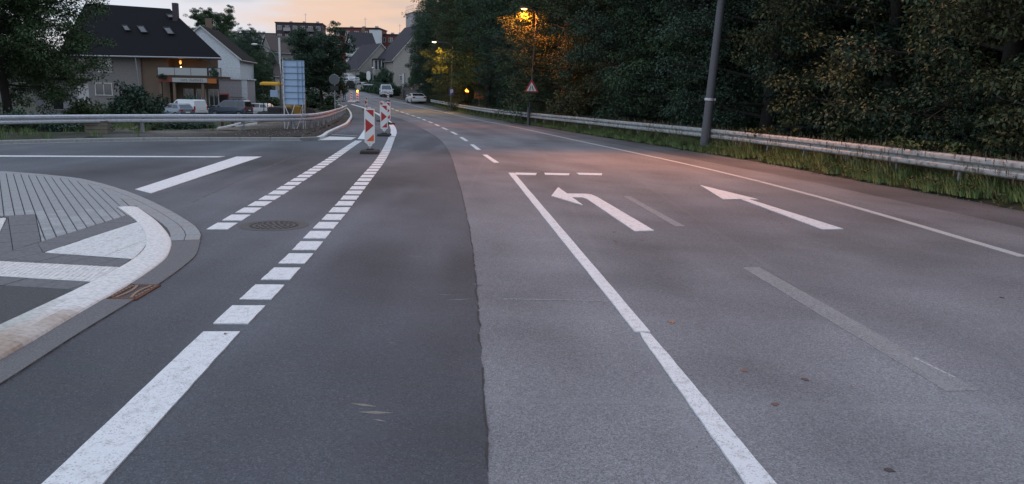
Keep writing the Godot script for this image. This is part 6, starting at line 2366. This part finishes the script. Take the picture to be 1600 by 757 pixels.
func build_trees() -> void:
	protos = [
		grow(101, 15.0, 4.4, 0.7, 0.35, 54, 15, 96, 0.115),      # 0 tall edge tree, leafy to the ground
		grow(202, 13.0, 4.0, 0.9, 0.45, 52, 15, 96, 0.115),      # 1 rounder edge tree
		grow(303, 17.0, 4.6, 2.4, 0.5, 46, 12, 66, 0.17),       # 2 tall wood tree
		grow(404, 7.4, 3.1, 1.9, 0.5, 46, 15, 110, 0.135),      # 3 the round street tree
		grow(505, 5.4, 2.7, 0.35, 0.35, 34, 9, 70, 0.10),      # 4 low understorey tree
		grow(606, 11.0, 4.6, 1.7, 0.36, 56, 16, 120, 0.135),      # 5 big left tree
		grow(707, 13.0, 2.6, 0.6, 0.12, 48, 10, 70, 0.13)]      # 6 narrow fir-like tree
	# left side
	tree("big broad tree filling the left edge behind the rail", Vector3(-28.0, -0.1, -44.5), 5, 1.12, 0.4, 1)
	tree("leafy tree standing half behind the big left tree", Vector3(-33.2, -0.7, -50.0), 5, 0.95, 2.2, 0)
	tree("slimmer tree at the far left edge of the view", Vector3(-31.5, -0.2, -38.5), 1, 0.8, 1.4, 1)
	tree("round-crowned street tree between the sign panel and the barriers", Vector3(-18.0, gy(-18.0, -75.0), -75.0), 3, 0.94, 0.3, 2)
	tree("domed tree on the skyline above the white gabled house", Vector3(-73.3, 8.5, -200.0), 3, 1.65, 1.0, 0)
	var g := "dark trees in the hollow behind the white house"
	for q in [[-44.6, -134.0, 0.86, 6, "dark fir left of the grey house"], [-41.6, -128.0, 0.98, 6, "tall dark fir touching the gable of the grey house"], [-38.6, -126.0, 0.62, 1, "bushy green tree below the grey house"], [-36.8, -118.0, 0.5, 1, "low bushy tree right of the white annex"], [-48.5, -140.0, 0.85, 1, "broad dark tree behind the white house roof"]]:
		tree(q[4], Vector3(q[0], gy(q[0], q[1]), q[1]), q[3], q[2], q[0], 5 if q[3] == 6 else 0, g)
	var nth := ["first", "second", "third", "fourth", "fifth", "sixth", "seventh", "eighth", "ninth", "tenth"]
	g = "rounded tree crowns along the hilltop"
	for k in 8:
		var x := -112.0 + k * 5.4 + rng.randf_range(-1.5, 1.5)
		var z := -232.0 - 10.0 * (k % 3)
		tree("%s hilltop tree from the left among the dark crowns under the skyline blocks" % nth[k], Vector3(x, gy(x, z), z), [1, 3, 1][k % 3], [0.9, 1.4, 0.85][k % 3] * rng.randf_range(0.9, 1.1), k * 1.1, [0, 5, 2][k % 3], g)
	for q in [[-38.5, -205.0, 0.5, "small tree under the white house with the steep roof"], [-36.0, -196.0, 0.42, "dark shrubby tree left of the long-roofed pale house"]]:
		tree(q[3], Vector3(q[0], gy(q[0], q[1]), q[1]), 1, q[2], 1.0, 2)
	# bushes round the gabled houses and the big one by the parked cars
	var round_b := bush_mesh(31, Vector3(1.0, 1.0, 1.0), 90, 46, 0.13)
	var loose_b := bush_mesh(32, Vector3(1.0, 0.9, 1.0), 60, 50, 0.12)
	bush("big rounded dark bush behind the left rail, beside the parked pale blue car", Vector3(-23.4, -0.4, -50.0), round_b, Vector3(1.85, 2.35, 1.6), 5)
	bush("lower bush between the big left tree and the big rounded bush", Vector3(-25.2, -0.4, -47.5), loose_b, Vector3(1.5, 1.5, 1.3), 1, 1.0)
	bush("clipped ball-shaped bush in front of the tall beige gable", Vector3(-26.1, 4.0, -163.0), round_b, Vector3(1.75, 3.0, 1.75), 2)
	bush("second ball-shaped bush by the far right of the beige gable", Vector3(-18.6, 3.6, -152.0), round_b, Vector3(1.3, 3.6, 1.3), 0, 1.0)
	bush("wide low bush behind the parked row of cars", Vector3(-32.5, 4.6, -175.0), round_b, Vector3(2.4, 1.7, 1.5), 2, 0.5)
	bush("rounded bush right of the parked row", Vector3(-29.6, 3.8, -170.0), loose_b, Vector3(1.6, 2.0, 1.4), 2, 2.0)
	bush("dark plants growing under the balcony of the brick house", Vector3(-35.0, -1.0, -87.2), loose_b, Vector3(2.4, 2.1, 0.8), 5, 0.0)
	bush("potted shrub standing on the right corner of the balcony", Vector3(-32.4, 3.3, -87.7), loose_b, Vector3(0.65, 1.0, 0.5), 5, 0.4)
	bush("trailing plant spilling over the left balcony panel", Vector3(-37.9, 2.9, -87.5), loose_b, Vector3(0.9, 0.55, 0.4), 5, 1.4)
	bush("tuft of weeds right of the foot of the round street tree", Vector3(-16.9, gy(-16.9, -73.5), -73.5), loose_b, Vector3(1.2, 0.45, 0.7), 0, 0.2)
	bush("hedge bush behind the yellow loader", Vector3(-20.5, gy(-20.5, -82.0), -82.0), round_b, Vector3(2.6, 1.9, 1.6), 2, 0.0)
	bush("green bush below the white annex corner", Vector3(-32.5, -1.0, -108.0), round_b, Vector3(2.6, 2.3, 1.6), 1, 0.0)
	bush("dense dark bush at the left edge under the big tree", Vector3(-29.6, -0.3, -41.5), round_b, Vector3(2.6, 1.75, 1.4), 0, 0.7)
	for k in 7:
		var q: Array = [[-19.3, -29.2, 0.85], [-18.3, -29.9, 0.95], [-17.3, -30.4, 0.8], [-16.5, -31.2, 0.6], [-15.2, -33.4, 0.62], [-14.3, -34.4, 0.6], [-13.6, -35.2, 0.5]][k]
		bush("%s low hedge shrub from the left, under the left end of the rail" % nth[k], Vector3(q[0], -0.1, q[1]), loose_b, Vector3(0.95, q[2], 0.7), [0, 2, 5, 2, 0, 2, 5][k], k * 1.3, "low hedge shrubs under the left rail")
	for k in 9:
		var z := -128.0 - k * 2.4
		var x := px(GRASS, z) + 1.6 + 0.3 * (k % 2)
		bush("%s clipped dark hedge section, counted from the front, right of the far road" % nth[k], Vector3(x, gy(x, z) - 0.1, z), round_b, Vector3(1.3, 1.9, 1.7), 2, k, "dark hedge along the far right of the road")
	# ---- the wood on the right
	var front := [
		[-7.5, 2.6, 0, 0.95, 1, "leafy green tree at the far right edge, nearest the camera"],
		[-12.5, 3.4, 4, 1.15, 0, "low leafy tree arching over the rail at the right edge"],
		[-15.5, 2.9, 1, 1.0, 3, "olive-brown tinged tree above the near right rail"],
		[-20.0, 3.4, 0, 1.0, 2, "dark green tree between two olive-tinged trees right of the lamp mast"],
		[-24.5, 3.5, 1, 1.05, 3, "olive-tinged tree reaching out just right of the lamp mast"],
		[-29.5, 2.6, 0, 1.0, 5, "dark tree directly behind the lamp mast"],
		[-34.5, 2.4, 1, 1.1, 0, "leafy green tree whose lower boughs hang left of the lamp mast"],
		[-40.0, 2.8, 0, 1.05, 2, "dark tree midway between the mast and the warning sign"],
		[-45.5, 2.3, 1, 1.1, 3, "tree with orange-lit leaves right of the warning triangle"],
		[-50.2, 0.8, 0, 1.0, 0, "tree whose leaves glow orange beside the lit street lamp"],
		[-57.0, 2.4, 0, 1.1, 5, "tall dark green tree left of the lit street lamp"],
		[-63.5, 2.4, 2, 1.0, 0, "tall tree behind the detour board"],
		[-70.0, 2.0, 0, 1.1, 5, "dark tree between the detour board and the yellow lamp"],
		[-77.0, 1.0, 2, 1.0, 1, "tree with pale green crown right of the yellow lamp"],
		[-84.0, 0.4, 0, 1.1, 3, "tree lit yellow by the far lamp"],
		[-91.0, 2.8, 2, 1.0, 2, "dark tree behind the grey-green cabinet"],
		[-98.0, 2.6, 0, 1.0, 0, "tree behind the parked white coupe"],
		[-107.0, 2.6, 5, 1.0, 2, "large dark tree closing the wood at its left end"],
		[-115.0, 4.6, 1, 0.78, 0, "tree at the left end of the wood, beside the white stele"]]
	g = "trees along the edge of the wood"
	for q in front:
		var z: float = q[0]
		var x: float = px(GRASS, z) + 1.6 + q[1]
		tree(q[5], Vector3(x, gy(x, z) - 0.1, z), q[2], q[3], z * 0.7, q[4], g)
	# understorey and the depth of the wood, which nobody could count
	var xf := []
	var z := -3.0
	while z > -128.0:
		for row in 4:
			var zz := z + rng.randf_range(-1.5, 1.5)
			var x := px(GRASS, zz) + 8.5 + row * 5.5 + rng.randf_range(-1.5, 1.5)
			xf.append(Transform3D(Basis(Vector3.UP, rng.randf() * TAU).scaled(Vector3.ONE * rng.randf_range(0.85, 1.2)), Vector3(x, gy(x, zz) - 0.2, zz)))
		z -= 5.2
	for kind in 2:
		var half := []
		for k in xf.size():
			if k % 2 == kind:
				half.append(xf[k])
		var leafy := many("woodland_crowns", protos[2 if kind == 0 else 0][0], M.leaf[2 if kind == 0 else 5], half)
		tag(leafy, ["deep dark crowns filling the wood behind its front trees", "mid-green crowns filling the wood behind its front trees"][kind], "woodland")
		var stems := many("woodland_trunks", protos[2 if kind == 0 else 0][1], M.bark, half)
		tag(stems, ["shadowy tall trunks standing back in the wood", "shadowy low-branched trunks standing back in the wood"][kind], "woodland")
	xf = []
	for k in 150:
		var zz := -2.0 - 118.0 * pow(rng.randf(), 1.2)
		var x := px(GRASS, zz) + rng.randf_range(2.9, 9.0)
		xf.append(Transform3D(Basis(Vector3.UP, rng.randf() * TAU).scaled(Vector3(1.0, rng.randf_range(0.7, 1.3), 1.0) * rng.randf_range(0.32, 0.6)), Vector3(x, gy(x, zz) - 0.15, zz)))
	tag(many("undergrowth", protos[4][0], M.leaf[2], xf), "dark undergrowth between the trunks of the wood", "undergrowth")
	xf = []
	for k in 160:
		var zz := -2.0 - 110.0 * pow(rng.randf(), 1.3)
		var x := px(GRASS, zz) + rng.randf_range(2.2, 5.0)
		var u := rng.randf_range(0.45, 1.1)
		xf.append(Transform3D(Basis(Vector3.UP, rng.randf() * TAU).scaled(Vector3(u, u * rng.randf_range(0.6, 1.2), u)), Vector3(x, gy(x, zz) - 0.1, zz)))
	tag(many("brambles", loose_b, M.leaf[0], xf), "brambles and nettles growing behind the right rail", "undergrowth")
	# single shrubs that lean over the right rail
	var arch := S.new()
	var r := RandomNumberGenerator.new()
	r.seed = 77
	for k in 16:
		var a := r.randf() * TAU
		var o := Vector3(cos(a), 0, sin(a)) * r.randf_range(0.3, 1.0)
		for e in 16:
			var v := (e + 1) / 16.0
			var p := o * v * 1.1 + Vector3(0, 1.35 * (v - 0.42 * v * v) * (0.8 + 0.4 * r.randf() * 0.3), 0)
			for side in 4:
				arch.col = Color(1.25, 1.25, 1.1) * r.randf_range(0.7, 1.4)
				leaf(arch, p, (rand_dir(r) + Vector3(0, 0.2, 0)).normalized(), (Vector3.UP + rand_dir(r) * 0.6).normalized(), r.randf_range(0.07, 0.12), r.randf_range(0.035, 0.055))
	var am := arch.mesh()
	for q in [[-23.6, 1.25, 1.0, 3, "yellow-leaved shrub with arching shoots behind the rail, right of the lamp mast"], [-19.6, 1.3, 0.75, 0, "green nettle-like plant behind the rail in the middle of the right side"], [-16.4, 1.35, 1.05, 1, "tall green shoots rising behind the right rail below the olive-tinged tree"], [-14.2, 1.4, 0.95, 0, "leafy shoots behind the rail near the right edge"], [-29.0, 1.3, 0.6, 4, "dry brownish plant behind the rail just left of the lamp mast"], [-12.2, 1.4, 0.9, 1, "bright green plant behind the rail at the right edge"]]:
		var zz: float = q[0]
		var x: float = px(RAIL_R, zz) + 0.55 + 0.1 * q[1]
		bush(q[4], Vector3(x, gy(x, zz), zz), am, Vector3.ONE * q[2] * 1.2, q[3], zz, "shrubs leaning over the right rail", "roadside_shrub")

func tuft(sd: int, n: int, h: float, spread: float, seedy: bool) -> ArrayMesh:
	var r := RandomNumberGenerator.new()
	r.seed = sd
	var s := S.new()
	for k in n:
		var a := r.randf() * TAU
		var o := Vector3(cos(a), 0, sin(a))
		var b := o * r.randf() * spread
		var hh := h * r.randf_range(0.5, 1.15)
		var bend := o * hh * r.randf_range(0.15, 1.1)
		var sd2 := Vector3(-o.z, 0, o.x).rotated(Vector3.UP, r.randf_range(-1, 1)) * 0.0045
		var m := b + bend * 0.35 + Vector3(0, hh * 0.6, 0)
		var t := b + bend + Vector3(0, hh * 0.95, 0)
		var c := r.randf_range(0.7, 1.3)
		s.col = (Color(0.135, 0.215, 0.065) if r.randf() < 0.85 else Color(0.22, 0.19, 0.10)) * c
		var nn := (Vector3.UP * 0.6 + o).normalized()
		var k0 := s.vt(b - sd2, nn)
		s.vt(b + sd2, nn)
		s.vt(m + sd2 * 0.8, nn)
		s.vt(m - sd2 * 0.8, nn)
		s.vt(t, nn)
		if sd2.cross(m - b).dot(nn) > 0.0:
			s.i.append_array([k0, k0 + 2, k0 + 1, k0, k0 + 3, k0 + 2, k0 + 3, k0 + 4, k0 + 2])
		else:
			s.i.append_array([k0, k0 + 1, k0 + 2, k0, k0 + 2, k0 + 3, k0 + 3, k0 + 2, k0 + 4])
		if seedy and r.randf() < 0.3:
			s.col = Color(0.17, 0.13, 0.08) * c
			for e in 3:
				leaf(s, t - Vector3(0, 0.03 * e, 0), (o + Vector3.UP * 1.5).normalized(), sd2.normalized(), 0.05, 0.018)
	return s.mesh()

func build_weeds() -> void:
	var short := [tuft(1, 30, 0.16, 0.11, false), tuft(2, 30, 0.28, 0.13, false), tuft(3, 26, 0.46, 0.14, true)]
	var sets := [[], [], []]
	for k in 14000:
		var z := -3.0 - 92.0 * pow(rng.randf(), 1.7)
		var u := rng.randf()
		var w := px(RAIL_R, z) - px(GRASS, z)
		var o := u * (w + 1.0) - 0.02
		var x := px(GRASS, z) + o + 0.10 * fine.get_noise_2d(z * 1.5, 3.0) * 0.5
		var hgt := tone.get_noise_2d(x * 14.0, z * 10.0)
		if hgt < -0.30 + 0.25 * rng.randf():
			continue
		var kind := 0 if u < 0.22 else (1 if u + hgt * 0.5 < 0.55 else 2)
		var sc := rng.randf_range(0.75, 1.25)
		sets[kind].append(Transform3D(Basis(Vector3.UP, rng.randf() * TAU).scaled(Vector3(sc, sc * rng.randf_range(0.8, 1.2), sc)), Vector3(x, gy(x, z) + 0.02 + 0.06 * smoothstep(0.0, 0.6, o), z)))
	for k in 3:
		tag(many("roadside_grass", short[k], M.grass, sets[k]), ["short grass along the edge of the right shoulder", "medium grass in front of the right rail", "tall seeding grass at the foot of the right rail"][k], "grass")
	var weed := S.new()
	var wr := RandomNumberGenerator.new()
	wr.seed = 5
	for k in 14:
		var a := k * 2.4
		var o := Vector3(cos(a), wr.randf_range(0.15, 1.2), sin(a)).normalized()
		weed.col = Color(0.085, 0.115, 0.045) * wr.randf_range(0.7, 1.4)
		leaf(weed, Vector3(0, 0.02 * k, 0), o, (Vector3.UP - o * o.y * 0.9).normalized(), wr.randf_range(0.08, 0.2), wr.randf_range(0.03, 0.07))
	var wm := weed.mesh()
	var wx := []
	for k in 2600:
		var z := -3.0 - 80.0 * pow(rng.randf(), 1.7)
		var o := rng.randf_range(-0.08, 2.6)
		var x := px(GRASS, z) + o
		var sc := rng.randf_range(0.3, 0.8)
		wx.append(Transform3D(Basis(Vector3.UP, rng.randf() * TAU).scaled(Vector3.ONE * sc), Vector3(x, gy(x, z) + 0.02 + 0.06 * smoothstep(0.0, 0.6, o), z)))
	tag(many("broadleaf_weeds", wm, M.grass, wx), "broad-leaved weeds mixed into the grass along the right rail", "weeds")
	var left := []
	for k in 900:
		var p := Vector2(rng.randf_range(-24.0, -12.2), rng.randf_range(-42.0, -22.0))
		var d := kerb_distance(along(KERB, 2.0) if left.is_empty() else left_path, p)
		if left.is_empty():
			left_path = along(KERB, 2.0)
		if d < 0.3 or d > 12.0 or tone.get_noise_2d(p.x * 9.0, p.y * 9.0) < 0.05 + 0.3 * smoothstep(-15.5, -13.0, p.x):
			continue
		var y := lerpf(ry(p.y) + 0.1, yard(-p.y) if p.y < -30.0 else 0.02, smoothstep(2.0, 10.0, d))
		left.append(Transform3D(Basis(Vector3.UP, rng.randf() * TAU).scaled(Vector3.ONE * rng.randf_range(0.6, 1.3)), Vector3(p.x, y, p.y)))
	tag(many("weeds", short[1], M.grass, left), "patchy grass and weeds under the left rail", "grass")

var left_path := []

func build_litter() -> void:
	# small stones, leaves and crumbs on the asphalt and along the edges
	var s := S.new()
	s.cbox(Vector3.ZERO, Vector3(1.0, 0.6, 0.8), 0.2)
	var pebble := s.mesh()
	var xf := []
	for k in 420:
		var z := -2.2 - 30.0 * pow(rng.randf(), 2.2)
		var x := rng.randf_range(-3.0, 7.0)
		var sz := rng.randf_range(0.003, 0.008)
		xf.append(Transform3D(Basis(Vector3.UP, rng.randf() * TAU).scaled(Vector3.ONE * sz), Vector3(x, 0.005 + sz * 0.25, z)))
	tag(many("grit", pebble, M.stone, xf), "scattered grit on the asphalt", "grit")
	xf = []
	for k in 700:
		var z := -6.0 - 60.0 * pow(rng.randf(), 1.5)
		var sz := rng.randf_range(0.008, 0.03)
		var x := px(GRASS, z) + rng.randf_range(-0.35, 0.1)
		xf.append(Transform3D(Basis(Vector3.UP, rng.randf() * TAU).scaled(Vector3.ONE * sz), Vector3(x, 0.01 + sz * 0.2, z)))
	tag(many("verge_crumbs", pebble, M.stone, xf), "crumbs of earth and stone along the right shoulder edge", "grit")
	xf = []
	for k in 900:
		var p := Vector2(rng.randf_range(-13.0, -7.2), rng.randf_range(-62.0, -29.0))
		var d := kerb_distance(left_path, p)
		if d < 0.2 or d > 4.0:
			continue
		var sz := rng.randf_range(0.02, 0.08)
		xf.append(Transform3D(Basis(rand_dir(rng), rng.randf() * TAU).scaled(Vector3.ONE * sz), Vector3(p.x, lerpf(0.1, yard(-p.y), smoothstep(2.0, 10.0, d)), p.y)))
	tag(many("soil_clods", pebble, M.stone, xf), "clods and stones on the brown soil by the left rail", "soil")
	s = S.new()
	leaf(s, Vector3(-0.5, 0.1, 0), Vector3.RIGHT, Vector3.UP, 1.0, 0.6)
	var lf := s.mesh()
	xf = []
	var cols := []
	for k in 90:
		var z := -4.0 - 26.0 * pow(rng.randf(), 1.6)
		var x := px(GRASS, z) - 0.1 - absf(rng.randfn(0.0, 0.5)) if k < 86 else rng.randf_range(-2.6, 6.0)
		xf.append(Transform3D(Basis(Vector3.UP, rng.randf() * TAU).scaled(Vector3.ONE * rng.randf_range(0.02, 0.05)), Vector3(x, 0.01, z)))
		cols.append([Color(0.20, 0.13, 0.05), Color(0.14, 0.09, 0.05), Color(0.28, 0.22, 0.12)][k % 3])
	tag(many("fallen_leaves", lf, M.grass, xf, null, cols), "dry fallen leaves scattered on the road", "leaves")
